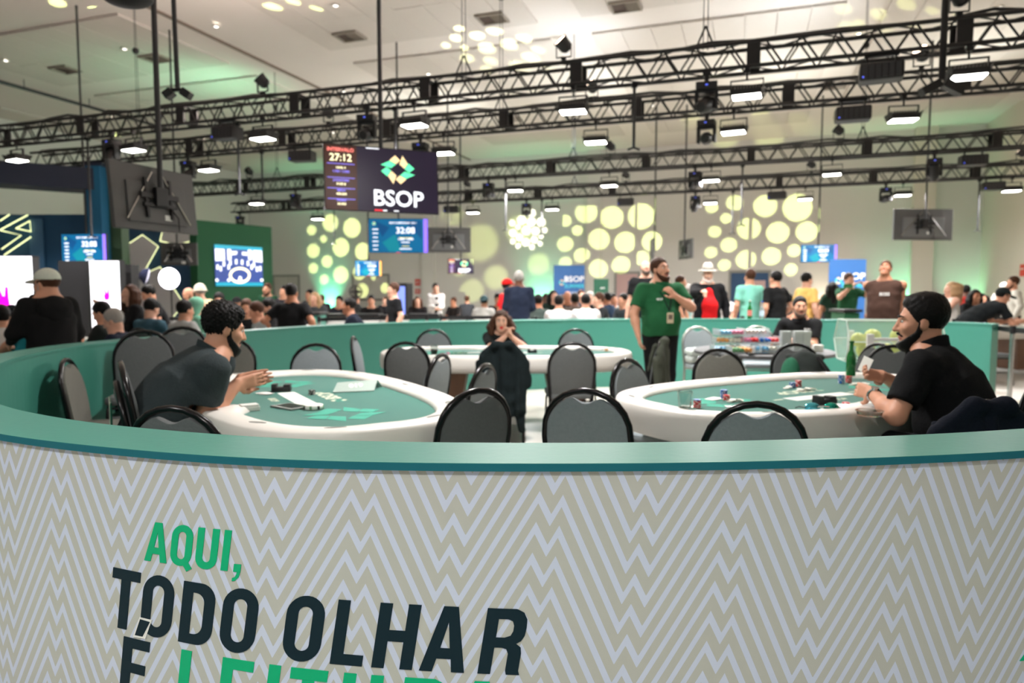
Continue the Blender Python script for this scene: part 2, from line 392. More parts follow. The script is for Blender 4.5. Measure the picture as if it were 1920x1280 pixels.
# ================================================================== TRUSSES
TZ = 4.3; HB = .145
TV_ = {1: 9.2, 2: 11.15, 3: 15.7, 4: 19.6}
def truss_pt(n, px):                         # point of truss n seen in image column px
    a, b, _ = ray(px, 640-FPX*math.tan(PITCH+math.atan2(2.9, 12))*0)
    v = TV_[n]; t = v/(a*EY.x+b*EY.y); x, y = a*t, b*t
    for _i in range(3):                      # correct for the camera's pitch
        d = y*_c-(TZ-CAM_H)*_s; xx = (px-960)/FPX*d
        # keep on the line EX*u+EY*v
        y = (v-xx*EY.x)/EY.y; x = xx
    return Vector((x, y, TZ))
chord_c = M('truss_paint', (26, 25, 25), rough=.4, metal=.2, var=.25)
def truss(n, u0, u1, label):
    L = u1-u0; t = thing('lighting_truss', label, 'truss', hall(u0, TV_[n], TZ), -HA, 'black box trusses under the ceiling')
    cm = MB().cyl((0, 0, 0), (L, 0, 0), .026, n=8).mesh(chord_c, 60)
    for y in (-HB, HB):
        for z in (-HB, HB): link('chord', cm, t, (0, y, z))
    bmA = MB().cyl((0, 0, -HB), (.19, 0, HB), .0125, n=6).mesh(chord_c, 60)
    bmB = MB().cyl((0, 0, HB), (.19, 0, -HB), .0125, n=6).mesh(chord_c, 60)
    k = 0; x = .1; m = 0
    while x < L-.2:
        if m % 11 == 10:                     # joint plate between two lengths
            MB().box((x+.08, -HB, 0), (.16, .03, .29)).box((x+.08, HB, 0), (.16, .03, .29)).box((x+.08, 0, HB), (.05, .29, .03)).build('joint_plate', chord_c, t)
            x += .22
        else:
            for y in (-HB, HB):
                link('brace', bmA if m % 2 == 0 else bmB, t, (x, y, 0))
            x += .2
        m += 1
    lace = MB()
    x = .2; q = 1
    while x < L-.4:
        for z in (-HB, HB): lace.cyl((x, -HB*q, z), (x+.4, HB*q, z), .0115, n=5, caps=False)
        x += .4; q = -q
    lace.build('cross_lacing', chord_c, t)['kind'] = 'stuff'
    # loose cables lying along the top
    rnd = random.Random(n)
    P = [(x_*.5, rnd.uniform(-.1, .1), HB+.04+rnd.uniform(0, .05)) for x_ in range(int(L*2))]
    MB().tube(P, .02, n=6).build('cable_loom', m_blackp, t, smooth=60)
    return t
truss(1, -15.5, 4.5, 'nearest black lighting truss crossing the hall above the large tournament screen')
truss(2, -15.0, 5.6, 'second black lighting truss from the front, just behind the nearest one')
truss(3, -15.5, 7.7, 'third black lighting truss from the front, beyond the large tournament screen')
truss(4, -17.0, 7.7, 'farthest black lighting truss, in front of the back wall light dots')
# ---- fixtures
lens_on = M('flood_lens', (255, 252, 244), emit=9.0, var=0); lens_warm = M('par_lens', (255, 225, 200), emit=6.0, var=0)
lens_y = M('mover_lens_yellow', (235, 245, 120), emit=4.0, var=0); lens_b = M('mover_lens_dark', (40, 46, 52), rough=.08, var=0); led_blue = M('status_led', (90, 110, 255), emit=1.0, var=0); led_red = M('status_led_red', (255, 50, 30), emit=3.0, var=0)
def make_flood():
    t = thing('flood_light', 'x', 'flood light')
    b = MB().bbox((0, 0, 0), (.36, .24, .07), .012)
    for k in range(9): b.box((-.14+k*.035, 0, .05), (.008, .2, .05))
    b.build('housing', m_blackp, t)
    MB().bbox((0, 0, -.042), (.33, .21, .016), .006).build('lens', lens_on, t)
    b = MB()
    for s in (-1, 1): b.box((s*.19, 0, .06), (.012, .04, .2))
    b.box((0, 0, .16), (.39, .04, .012)).cyl((0, 0, .16), (0, 0, .26), .012).box((0, 0, .27), (.06, .06, .06))
    b.build('yoke', m_black, t)
    b = MB()
    for s in (-1, 1): MB().quad((s*.18, -.12, -.03), (s*.18, .12, -.03), (s*.2, .16, .06), (s*.2, -.16, .06)).build('side_flap', m_blackp, t)
    return t
def make_mover():
    t = thing('moving_head_light', 'x', 'stage light')
    MB().bbox((0, 0, -.08), (.26, .2, .09), .012).cyl((0, 0, -.03), (0, 0, .06), .03).box((0, 0, .07), (.1, .06, .05)).build('base', m_blackp, t)
    b = MB()
    for s in (-1, 1): b.bbox((s*.12, 0, -.25), (.045, .1, .24), .012)
    b.bbox((0, 0, -.14), (.28, .11, .04), .01); b.build('yoke', m_blackp, t)
    h = MB().lathe([(0, -.17), (.06, -.165), (.085, -.12), (.095, -.03), (.095, .05), (.085, .13), (.082, .15)], n=18)
    o = h.build('head', m_blackp, t, 50, (0, 0, -.3), (R(130), 0, R(20)))
    MB().lathe([(0, .165), (.05, .16), (.078, .145)], n=16).build('lens', lens_b, o, 60)
    MB().box((0, -.102, -.08), (.03, .006, .012)).build('status_led', led_blue, t)
    return t
def make_par():
    t = thing('par_can', 'x', 'stage light')
    h = MB().lathe([(0, -.1), (.05, -.1), (.085, -.06), (.09, .02), (.1, .08), (.095, .085)], n=18)
    o = h.build('can', m_blackp, t, 50, (0, 0, .2), (R(-62), 0, R(30)))
    MB().lathe([(0, .083), (.05, .082), (.09, .076)], n=18).build('lens', lens_warm, o, 60)
    b = MB()
    for s in (-1, 1): b.box((s*.1, 0, .12), (.01, .03, .18))
    b.box((0, 0, .035), (.21, .03, .012)).box((0, 0, .015), (.06, .06, .04)); b.build('bracket', m_black, t)
    return t
def make_box():
    t = thing('truss_speaker', 'x', 'speaker')
    MB().bbox((0, 0, -.14), (.46, .26, .2), .03).build('cabinet', m_blackp, t)
    b = MB()
    for k in range(6): b.box((-.17+k*.068, -.132, -.14), (.05, .01, .15))
    b.build('grille', m_dgrey, t)
    MB().box((-.15, 0, 0), (.02, .05, .12)).box((.15, 0, 0), (.02, .05, .12)).box((0, 0, .05), (.36, .05, .02)).build('hanger', m_black, t)
    MB().box((-.19, -.135, -.2), (.016, .008, .016)).build('status_led', led_blue, t)
    return t
PROTO = {'flood': make_flood(), 'mover': make_mover(), 'par': make_par(), 'box': make_box()}
USED = set()
ORD = ['nearest', 'second', 'third', 'farthest']
KN = {'flood': 'square white LED flood light hanging under the %s truss', 'mover': 'black moving-head stage light hanging under the %s truss', 'par': 'round par can standing on top of the %s truss', 'box': 'black box speaker hanging under the %s truss'}
FX = {1: [('flood', 45), ('flood', 262), ('flood', 503), ('flood', 785), ('flood', 1080), ('flood', 1402), ('flood', 1812), ('box', 437), ('box', 1650), ('mover', 222), ('mover', 697), ('mover', 1327), ('par', 505), ('par', 1062), ('par', 1790)],
      2: [('flood', 400), ('flood', 838), ('flood', 1121), ('flood', 1377), ('flood', 1692), ('box', 575), ('box', 1598), ('mover', 362), ('mover', 795), ('mover', 1327), ('par', 625), ('par', 1113), ('par', 1722)],
      3: [('flood', 487), ('flood', 970), ('flood', 1145), ('flood', 1335), ('flood', 1560), ('box', 1822), ('mover', 920), ('mover', 1305), ('mover', 1750), ('mover', 560), ('par', 475), ('par', 1147), ('par', 1570)],
      4: [('flood', 890), ('flood', 1038), ('flood', 1333), ('flood', 1510), ('flood', 1692), ('flood', 1895), ('flood', 600), ('mover', 990), ('mover', 1305), ('mover', 1660), ('mover', 455), ('par', 880), ('par', 1175), ('par', 1520), ('par', 1910), ('box', 850), ('box', 1175), ('box', 1457), ('box', 1860)]}
POSW = ['leftmost', 'second from left', 'third from left', 'fourth from left', 'fifth from left', 'sixth from left', 'rightmost']
FIX = []
for n, L in FX.items():
    for kind in PROTO:
        xs = sorted(px for k, px in L if k == kind)
        for i, px in enumerate(xs):
            t = PROTO[kind] if kind not in USED else copy_tree(PROTO[kind]); USED.add(kind)
            p = truss_pt(n, px)
            t.location = p-EY*HB+Vector((0, 0, {'flood': -.470, 'mover': -.266, 'par': .178, 'box': -.235}[kind]))
            t.rotation_euler = (0, 0, -HA+random.uniform(-.15, .15))
            where = POSW[i] if i < len(xs)-1 or len(xs) == 1 else 'rightmost'
            if len(xs) == 1: where = ''
            tag(t, (KN[kind] % ORD[n-1])+(', '+where if where else ''), None, kind.replace('box', 'speaker')+' fixtures on the trusses')
            FIX.append((kind, n, px, p, t))
            if kind == 'mover':
                for c in t.children:
                    if c.name.startswith('head'): c.rotation_euler = (R(random.choice([20, 130, 150, 60])), 0, R(random.uniform(-60, 60)))
            if kind == 'par':
                for c in t.children:
                    if c.name.startswith('can'): c.rotation_euler = (R(-random.uniform(35, 75))*-1, 0, R(random.uniform(-40, 40)))
def aim(t, part, target, lens=None):          # turn a fixture's head (its +Z is the lens) to a place in the hall; returns the lens position
    o = [c for c in t.children if c.name.startswith(part)][0]
    org = t.location+Matrix.Rotation(t.rotation_euler.z, 3, 'Z') @ o.location
    d = (Vector(target)-org).normalized()
    o.rotation_euler = (Matrix.Rotation(-t.rotation_euler.z, 3, 'Z') @ d).to_track_quat('Z', 'Y').to_euler()
    if lens:
        for c in o.children: c.data = c.data.copy(); c.data.materials[0] = lens
    return org+d*.24
def area(name, loc, size, watt, col, rot=(0, 0, 0), parent=None, spread=180):
    l = bpy.data.lights.new(name, 'AREA'); l.shape = 'RECTANGLE'; l.size, l.size_y = size; l.energy = watt; l.color = col; l.spread = R(spread)
    o = bpy.data.objects.new(name, l); COL.objects.link(o); o.location = loc; o.rotation_euler = rot
    if parent: o.parent = parent
    return o
for kind, n, px, p, t in FIX:
    if kind == 'flood': area('flood_glow', (0, 0, -.06), (.33, .21), FLOOD_W*({1: .95, 2: .6}.get(n, 2.0)), FLOOD_COL, parent=t, spread=125 if n < 3 else 180)
# floods of the same rig behind the camera (the row nearer the entrance)
for u, v, lb in [(-3.6, -1.0, 'leftmost flood light of the front rig behind the camera'), (-.1, -.9, 'middle flood light of the front rig behind the camera'), (3.0, -1.4, 'rightmost flood light of the front rig behind the camera'), (-1.5, 4.6, 'single flood light above the front of the pen')]:
    t = copy_tree(PROTO['flood']); t.location = hall(u, v, TZ-.472); t.rotation_euler = (0, 0, -HA); tag(t, lb, None, 'flood lights of the front rig')
    MB().cyl((0, 0, .3), (0, 0, CEIL-t.location.z), .02, n=8).build('drop_tube', m_dgrey, t)
    area('flood_glow', (0, 0, -.06), (.33, .21), FLOOD_W*({-.1: .36, -3.6: .16, 3.0: .06}.get(u, .4)), FLOOD_COL, parent=t)
# ---- coloured washes from the pars and uplights
def spot(name, loc, target, watt, col, ang=60, blend=.6, rad=.06):
    l = bpy.data.lights.new(name, 'SPOT'); l.energy = watt; l.color = col; l.spot_size = R(ang); l.spot_blend = blend; l.shadow_soft_size = rad
    o = bpy.data.objects.new(name, l); COL.objects.link(o); o.location = loc
    o.rotation_euler = (Vector(target)-Vector(loc)).to_track_quat('-Z', 'Y').to_euler()
    return o
for kind, n, px, p, t in FIX:
    if kind == 'par':
        tgt = p+Vector((random.uniform(-3.2, -2.0), -1.4 if n < 3 else 1.2, 2.9)); up = aim(t, 'can', tgt)
        col = {1: (1, .80, .72), 2: (1, .82, .75), 3: (.85, .93, 1.0), 4: (.95, 1, .93)}[n]
        if (n, px) in ((3, 475),): col = (.35, 1, .6)
        spot('par_beam', up, tgt, {1: 270, 2: 270, 3: 190, 4: 240}[n]*(.5 if px > 1000 and n < 3 else 1.0), col, 160, 1.0)
for px, col, wt in ((612, (.12, 1, .5), 420), (1012, (.12, 1, .5), 420), (1690, (.2, 1, .5), 300), (1925, (.25, 1, .5), 160), (1545, (1, .85, .6), 160)):
    p = onv(min(px, 1812), 560, VB-.35); p.z = .105
    t = thing('uplight_can', {612: 'green uplight at the back wall left of the double door', 1012: 'green uplight at the back wall beside the blue banner', 1690: 'green uplight at the back wall right of the second blue banner', 1925: 'green uplight in the far right hall corner', 1545: 'warm uplight at the back wall left of the second blue banner'}[px], 'stage light', p, -HA, 'floor uplights along the back wall')
    MB().lathe([(0, -.1), (.09, -.1), (.1, .08), (.09, .09)], n=14).build('can', m_blackp, t, 40)
    MB().lathe([(0, .085), (.09, .08)], n=14).build('lens', M('uplight_lens_%d' % px, tuple(int(255*c) for c in col), emit=3, var=0), t)
    spot('uplight_beam', p+Vector((0, 0, .12)), p+EY*.35+Vector((0, 0, 2.6)), wt, col, 75, 1.0)
# ---- gobo projections: dots thrown by moving heads
def gobo(key, dots, watt, col, plane, edge=.08):
    """dots: list of (px,py,radius px); plane(px,py)->point on the surface the light falls on"""
    pts = [(plane(x, y), plane(x+r, y), plane(x, y-r)) for x, y, r in dots]
    ctr = sum((p[0] for p in pts), Vector())/len(pts)
    loc = aim([f[4] for f in FIX if f[0] == 'mover' and (f[1], f[2]) == key][0], 'head', ctr, lens_y)
    l = bpy.data.lights.new('gobo_beam', 'SPOT'); l.energy = watt; l.color = col; l.shadow_soft_size = 0.0; l.spot_blend = .05
    o = bpy.data.objects.new('gobo_beam', l); COL.objects.link(o); o.location = loc
    q = (ctr-loc).to_track_quat('-Z', 'Y'); o.rotation_euler = q.to_euler(); iq = q.inverted()
    l.use_nodes = True; nt = l.node_tree; N = nt.nodes; K = nt.links
    em = N['Emission']; tc = N.new('ShaderNodeNewGeometry'); dots_ = []
    for i in range(3):                       # beam direction in the lamp's own axes
        d = N.new('ShaderNodeVectorMath'); d.operation = 'DOT_PRODUCT'; K.new(tc.outputs['Incoming'], d.inputs[0]); d.inputs[1].default_value = q @ Vector([(1, 0, 0), (0, 1, 0), (0, 0, 1)][i]); dots_.append(d.outputs['Value'])
    dv = [N.new('ShaderNodeMath') for _ in range(2)]
    for i in range(2):
        dv[i].operation = 'DIVIDE'; K.new(dots_[i], dv[i].inputs[0]); K.new(dots_[2], dv[i].inputs[1])
    cb = N.new('ShaderNodeCombineXYZ'); K.new(dv[0].outputs[0], cb.inputs[0]); K.new(dv[1].outputs[0], cb.inputs[1])
    last = None; mxa = 0
    for c, e, f in pts:
        L0 = iq @ (c-loc); L1 = iq @ (e-loc); L2 = iq @ (f-loc)
        cx, cy = L0.x/L0.z, L0.y/L0.z
        r1, r2 = math.hypot(L1.x/L1.z-cx, L1.y/L1.z-cy), math.hypot(L2.x/L2.z-cx, L2.y/L2.z-cy)
        r = .5*(r1+r2) if plane is wallp else .8*min(r1, r2); mxa = max(mxa, math.hypot(cx, cy)+r)
        d = N.new('ShaderNodeVectorMath'); d.operation = 'DISTANCE'; K.new(cb.outputs[0], d.inputs[0]); d.inputs[1].default_value = (cx, cy, 0)
        mr = N.new('ShaderNodeMapRange'); mr.interpolation_type = 'SMOOTHSTEP'
        mr.inputs['From Min'].default_value = r*(1-edge); mr.inputs['From Max'].default_value = r*(1+edge); mr.inputs['To Min'].default_value = 1; mr.inputs['To Max'].default_value = 0
        K.new(d.outputs['Value'], mr.inputs['Value'])
        if last is None: last = mr.outputs[0]
        else:
            ad = N.new('ShaderNodeMath'); ad.operation = 'MAXIMUM'; K.new(last, ad.inputs[0]); K.new(mr.outputs[0], ad.inputs[1]); last = ad.outputs[0]
    K.new(last, em.inputs['Strength']); l.spot_size = min(R(170), 2*math.atan(mxa)*1.08)
    return o
def c5(L): return [(440+x/4, 380+y/4, r/4) for x, y, r in L]
def c6(L): return [(900+x/4, 380+y/4, r/4) for x, y, r in L]
def c7(L): return [(1340+x*.302, 380+y*.302, r*.302) for x, y, r in L]
def cz(L, x0): return [(x0+x/2.976, y/2.976, r/2.976) for x, y, r in L]
wallp = lambda x, y: onv(x, y, VB)
ceilp = lambda x, y: onz(x, y, CEIL)
YEL = (.86, 1.0, .36)
GP = 3300
def mv(n, px): return (n, px)
gobo(mv(4, 455), c5([(577,205,36),(718,150,62),(880,188,68),(667,272,27),(590,360,50),(797,335,65),(960,365,60),(693,440,43),(590,490,37),(797,540,60),(672,575,35),(940,520,55),(960,660,50),(1130,640,35),(1045,560,20)]), GP, YEL, wallp)
gobo(mv(4, 990), c6([(390,78,28),(312,130,33),(385,145,33),(458,145,33),(242,152,22),(285,182,18),(347,208,33),(418,213,30),(485,205,20),(247,228,28),(297,260,26),(407,278,26),(458,253,17),(345,297,30),(245,290,20),(450,307,18),(287,323,20),(390,333,20)]), GP*2.2, (1, 1, .72), wallp)
gobo(mv(3, 1305), c6([(795,75,78),(990,110,85),(1210,100,98),(640,135,45),(730,208,40),(890,275,80),(1090,297,80),(1290,290,75),(640,310,58),(760,395,55),(640,450,45),(885,497,72),(1058,467,68),(1215,415,55),(715,525,43)]), GP*2.4, YEL, wallp)
gobo(mv(4, 1660), c7([(125,0,50),(315,20,70),(515,30,88),(70,97,33),(213,160,70),(392,185,68),(572,180,65),(0,180,38),(88,262,48),(195,352,60),(352,332,57),(493,297,40),(60,387,38),(473,415,40)])+c6([(1738,35,45),(1732,372,45)]), GP*1.2, YEL, wallp)
gobo(mv(2, 1327), cz([(240,735,90),(485,740,90),(690,680,70),(470,640,60),(30,660,60)], 1280), GP*1.1, YEL, wallp, .2)
gobo(mv(3, 920), [(848, 402, 20), (900, 455, 34), (862, 500, 18), (930, 520, 22), (1010, 495, 20), (885, 545, 22), (975, 430, 26)], GP*.9, YEL, wallp, .25)
gobo(mv(2, 795), cz([(660,150,40),(640,212,45),(757,198,55),(855,170,60),(585,253,34),(685,265,30),(815,265,62),(940,245,62),(1020,212,52),(1105,272,46),(703,318,50),(835,335,50),(1065,315,66),(1000,365,70),(815,383,45),(1160,380,40)], 640), GP*.8, (.95, 1, .5), ceilp)
gobo(mv(1, 1327), cz([(900,48,55),(1098,78,66),(1258,20,70),(1405,55,50),(915,150,60),(985,130,40),(1142,168,60),(1305,145,60),(1000,195,50),(1435,150,20),(1550,75,40),(1540,-5,40)], 1280), GP*.8, YEL, ceilp)
gobo(mv(1, 222), cz([(320,15,60),(540,60,60),(590,5,70),(900,50,40)], 0)+cz([(1530,25,60),(1780,38,40),(1650,0,45)], 0), GP*.6, YEL, ceilp)
gobo(mv(1, 697), cz([(770,480,45),(930,500,60),(860,540,50),(1100,520,40),(1010,560,45),(1200,540,45),(990,470,40)], 640), GP*.6, YEL, ceilp)
# ================================================================== THE PEN WALL (curved counter)
INNER = [(5.2,5.2),(4.3,3.9),(3.2,2.85),(2.3,2.27),(1.498,1.974),(0.779,1.83),(0.128,1.785),(-0.5,1.82),(-1.022,1.958),(-1.468,2.161),(-1.9,2.47),(-2.45,3.05),(-2.95,3.961),(-3.141,4.526),(-3.23,5.118),(-3.17,5.66),(-3.04,6.1),(-2.76,6.926),(-2.256,8.013),(-1.45,8.845),(-.583,9.36),(.694,9.85),(1.809,10.06),(2.6,10.12),(3.853,10.0),(5.396,9.329),(6.016,8.549)]
def catmull(P, n=8):
    out = []
    for i in range(len(P)-1):
        p0 = P[max(i-1, 0)]; p1 = P[i]; p2 = P[i+1]; p3 = P[min(i+2, len(P)-1)]
        for k in range(n):
            t = k/n
            out.append(tuple(.5*((2*b)+(-a+c)*t+(2*a-5*b+4*c-d)*t*t+(-a+3*b-3*c+d)*t**3) for a, b, c, d in zip(p0, p1, p2, p3)))
    out.append(P[-1]); return out
def offs(P, d):
    out = []
    for i, p in enumerate(P):
        a = P[max(i-1, 0)]; b = P[min(i+1, len(P)-1)]; tx, ty = b[0]-a[0], b[1]-a[1]; l = math.hypot(tx, ty)
        out.append((p[0]-ty/l*d, p[1]+tx/l*d))
    return out
PIN = catmull(INNER); POUT = offs(PIN, .205)
BH = 1.0
m_teal = M('teal_paint', (62, 132, 117), rough=.42, var=.03, vscale=3, bump=.05, bscale=40, spec=.5)
m_teal_shade = M('teal_edge_shade', (6, 82, 92), spec=.2, rough=.6, var=.03, vscale=3)  # same teal darkened: shade of the board's upright edge put into the colour
def ribbon(P, z0, z1, name, mat, parent, uv=False, s0=0.0):
    me = bpy.data.meshes.new(name); V = []; F = []
    for x, y in P: V += [(x, y, z0), (x, y, z1)]
    for i in range(len(P)-1): F.append((2*i, 2*i+2, 2*i+3, 2*i+1))
    me.from_pydata(V, [], F); me.materials.append(mat); set_smooth(me)
    if uv:
        S = [0.0]
        for a, b in zip(P, P[1:]): S.append(S[-1]+math.dist(a, b))
        l = me.uv_layers.new(name='arc')
        for poly in me.polygons:
            for li in poly.loop_indices:
                vi = me.loops[li].vertex_index; l.data[li].uv = (s0-S[vi//2], V[vi][2])
    return link(name, me, parent)
pen = thing('pen_barrier', 'curved teal barrier wall enclosing the poker tables, zigzag graphic on its front', 'barrier')
def slab(P0, P1, z0, z1, name, mat, parent):
    b = MB(); n = len(P0)
    V = [(x, y, z0) for x, y in P0]+[(x, y, z0) for x, y in P1]+[(x, y, z1) for x, y in P0]+[(x, y, z1) for x, y in P1]
    F = []
    for i in range(n-1):
        j = i+1; F += [(i, j, n+j, n+i), (2*n+i, 3*n+i, 3*n+j, 2*n+j), (i, 2*n+i, 2*n+j, j), (n+i, n+j, 3*n+j, 3*n+i)]
    F += [(0, n, 3*n, 2*n), (n-1, 3*n-1, 4*n-1, 2*n-1)]
    b.add(V, F); return b.build(name, mat, parent)
slab(offs(PIN, -.006), offs(PIN, .213), BH-.019, BH, 'top_board', m_teal, pen)
ribbon(offs(PIN, .2135), BH-.0195, BH-.001, 'edge_shade_strip', m_teal_shade, pen)  # thin strip over the board's edge that carries its painted shade
slab(PIN, offs(PIN, .195), 0, BH-.019, 'wall_core', m_teal, pen)
# --- printed front: zigzag stripes
S_ = [0.0]
for a, b in zip(POUT, POUT[1:]): S_.append(S_[-1]+math.dist(a, b))
i0 = min((i for i in range(len(POUT)) if POUT[i][1] < 2.2), key=lambda i: abs(POUT[i][0])); S0 = S_[i0]
def zig_material():
    m = bpy.data.materials.new('zigzag_print'); m.use_nodes = True; nt = m.node_tree; N = nt.nodes; K = nt.links; b = N['Principled BSDF']
    b.inputs['Roughness'].default_value = .55; b.inputs['Specular IOR Level'].default_value = .3
    uv = N.new('ShaderNodeUVMap'); uv.uv_map = 'arc'; sp = N.new('ShaderNodeSeparateXYZ'); K.new(uv.outputs[0], sp.inputs[0])
    def mt(op, a, b_=None, c=None):
        n = N.new('ShaderNodeMath'); n.operation = op
        for i, x in enumerate((a, b_, c)):
            if x is None: continue
            if isinstance(x, (int, float)): n.inputs[i].default_value = x
            else: K.new(x, n.inputs[i])
        return n.outputs[0]
    P = .4485; VS = .0745; SL = 1.95; SH = .115
    # sheared coordinate: rows drift left going down
    x = mt('SUBTRACT', sp.outputs[0], mt('MULTIPLY', mt('SUBTRACT', sp.outputs[1], .945), SH))
    ph = mt('FRACT', mt('ADD', mt('DIVIDE', mt('SUBTRACT', x, .106), P), 20.0))
    # peak, notch, peak, long fall, valley, notch, valley, long rise
    seg = [(.075, -.125), (.05, .105), (.385, -.70), (.05, .105), (.075, -.125), (.365, .74)]
    knots = [0.0]; h = [0.0]
    for dx_, dy_ in seg: knots.append(knots[-1]+dx_); h.append(h[-1]+dy_)
    lo, hi = min(h), max(h)
    ramp = N.new('ShaderNodeValToRGB'); ramp.color_ramp.interpolation = 'LINEAR'; K.new(ph, ramp.inputs[0])
    el = ramp.color_ramp.elements
    el[0].position = 0; el[1].position = 1
    for k in knots[1:-1]: el.new(k)
    for e, hh in zip(el, h):
        g = (hh-lo)/(hi-lo); e.color = (g, g, g, 1)
    zz = mt('MULTIPLY', ramp.outputs[0], (hi-lo)*P)
    t = mt('FRACT', mt('ADD', mt('DIVIDE', mt('SUBTRACT', sp.outputs[1], zz), VS), 40.35))
    mask = mt('LESS_THAN', t, .40)
    mx = N.new('ShaderNodeMix'); mx.data_type = 'RGBA'; K.new(mask, mx.inputs[0])
    mx.inputs[6].default_value = lin((153, 158, 149))+(1,); mx.inputs[7].default_value = lin((166, 178, 194))+(1,)
    nz = N.new('ShaderNodeTexNoise'); nz.inputs['Scale'].default_value = 2.0
    mm = N.new('ShaderNodeMix'); mm.data_type = 'RGBA'; mm.blend_type = 'MULTIPLY'; mm.inputs[0].default_value = .06
    K.new(mx.outputs[2], mm.inputs[6]); K.new(nz.outputs['Color'], mm.inputs[7]); K.new(mm.outputs[2], b.inputs['Base Color'])
    return m
PANEL = offs(PIN, .203)
front = [p for p in PANEL]
zp = ribbon(front, .02, BH-.0195, 'graphic_panel', zig_material(), pen, uv=True, s0=S0)
zp['label'] = 'pale zigzag striped print on the outside'
# --- lettering: heavy condensed italic capitals
def ring(w, h, r, n=7, x0=0., y0=0.):
    r = min(r, w/2, h/2); out = []
    for cx, cy, a0 in ((w-r, r, -90), (w-r, h-r, 0), (r, h-r, 90), (r, r, 180)):
        for i in range(n+1):
            a = R(a0+90*i/n); out.append((x0+cx+r*math.cos(a), y0+cy+r*math.sin(a)))
    return out
W_ = .19
def glyph(ch):
    if ch == 'T': return .58, [[(.195,0),(.385,0),(.385,.83),(.58,.83),(.58,1),(0,1),(0,.83),(.195,.83)]]
    if ch == 'I': return .19, [[(0,0),(.19,0),(.19,1),(0,1)]]
    if ch == 'L': return .5, [[(0,0),(.5,0),(.5,.165),(.19,.165),(.19,1),(0,1)]]
    if ch == 'E': return .53, [[(0,0),(.53,0),(.53,.165),(.19,.165),(.19,.425),(.48,.425),(.48,.585),(.19,.585),(.19,.835),(.53,.835),(.53,1),(0,1)]]
    if ch == 'H': return .62, [[(0,0),(.19,0),(.19,.42),(.43,.42),(.43,0),(.62,0),(.62,1),(.43,1),(.43,.59),(.19,.59),(.19,1),(0,1)]]
    if ch == 'A': return .68, [[(0,0),(.195,0),(.235,.2),(.45,.2),(.485,0),(.68,0),(.45,1),(.23,1)], [(.268,.36),(.338,.76),(.412,.36)]]
    if ch == 'O': return .61, [ring(.61, 1.03, .3, y0=-.015), ring(.23, .70, .115, x0=.19, y0=.15)]
    if ch == 'Q': return .61, [ring(.61, 1.03, .3, y0=-.015), ring(.23, .70, .115, x0=.19, y0=.15)]
    if ch == 'D':
        o = [(0,0)]+[p for p in ring(.6, 1, .27) if p[0] > .3]+[(0,1)]
        i = [(.19,.16)]+[p for p in ring(.41, .68, .16, y0=.16) if p[0] > .22]+[(.19,.84)]
        return .6, [o, i]
    if ch == 'U':
        out = [p for p in ring(.6, 1.2, .28, y0=-.015) if p[1] < .5]
        L = [p for p in out if p[0] <= .3]; Rr = [p for p in out if p[0] > .3]
        inn = [p for p in ring(.22, 1.2, .11, x0=.19, y0=.155) if p[1] < .5]
        Li = [p for p in inn if p[0] <= .3]; Ri = [p for p in inn if p[0] > .3]
        # walk: left top -> down outer -> right top -> inner back
        outer = sorted(L, key=lambda p: -p[1])+sorted(Rr, key=lambda p: p[1])
        inner = sorted(Ri, key=lambda p: -p[1])+sorted(Li, key=lambda p: p[1])
        return .6, [[(0,1)]+outer+[(.6,1),(.41,1)]+inner+[(.19,1)]]
    if ch == 'R':
        o = [(0,0),(.19,0),(.19,.41),(.3,.41),(.37,.39),(.405,.32),(.405,.06),(.425,0),(.625,0),(.6,.06),(.6,.33),(.58,.42),(.5,.475),(.57,.52),(.61,.6),(.62,.72),(.61,.85),(.55,.95),(.44,1),(0,1)]
        i = [(.19,.56),(.32,.56),(.4,.59),(.43,.66),(.43,.75),(.4,.82),(.33,.845),(.19,.845)]
        return .62, [o, i]
    if ch == ',': return .2, [[(.0,.0),(.0,.19),(.19,.19),(.19,.0),(.16,-.13),(.08,-.22),(-.01,-.24),(-.01,-.16),(.06,-.13),(.09,-.06),(.1,0)]]
    if ch == "'": return .3, [[(0,0),(.16,0),(.33,.19),(.11,.19)]]
    return .3, []
m_ink = M('vinyl_dark_teal', (2, 28, 36), rough=.6, var=.04, spec=.15); m_green = M('vinyl_green', (0, 146, 98), rough=.6, var=.04, spec=.15)
def path_at(s):                              # arc position (right positive from the middle) -> point, outward normal
    q = S0-s
    i = max(0, min(len(S_)-2, int(np.searchsorted(S_, q))-1)); k = (q-S_[i])/(S_[i+1]-S_[i])
    a, b = PANEL[i], PANEL[i+1]; tx, ty = b[0]-a[0], b[1]-a[1]; l = math.hypot(tx, ty)
    return Vector((a[0]+tx*k, a[1]+ty*k, 0)), Vector((-ty/l, tx/l, 0))
def put_letter(ch, s, z, cap, mat, tilt=0.0, shear=.16, xsc=1.0, depth=.0018):
    w_, C = glyph(ch)
    if not C: return w_
    me = flat_mesh([[(x*xsc, y) for x, y in c] for c in C], mat, .5)
    for v in me.vertices:
        x, y = v.co.x*cap, v.co.y*cap
        ss = s+x+shear*y; zz = z+y-tilt*(ss-s)
        p, n = path_at(ss); d = depth if v.co.z > 0 else -.001
        v.co = p+n*d+Vector((0, 0, zz))
    o = link('letter', me, zp); return o
def word(txt, pos, z, cap, mat, tilt, sref, xsc=1.0):
    for ch, s in zip(txt, pos): put_letter(ch, s, z-tilt*(s-sref), cap, mat, tilt, xsc=xsc)
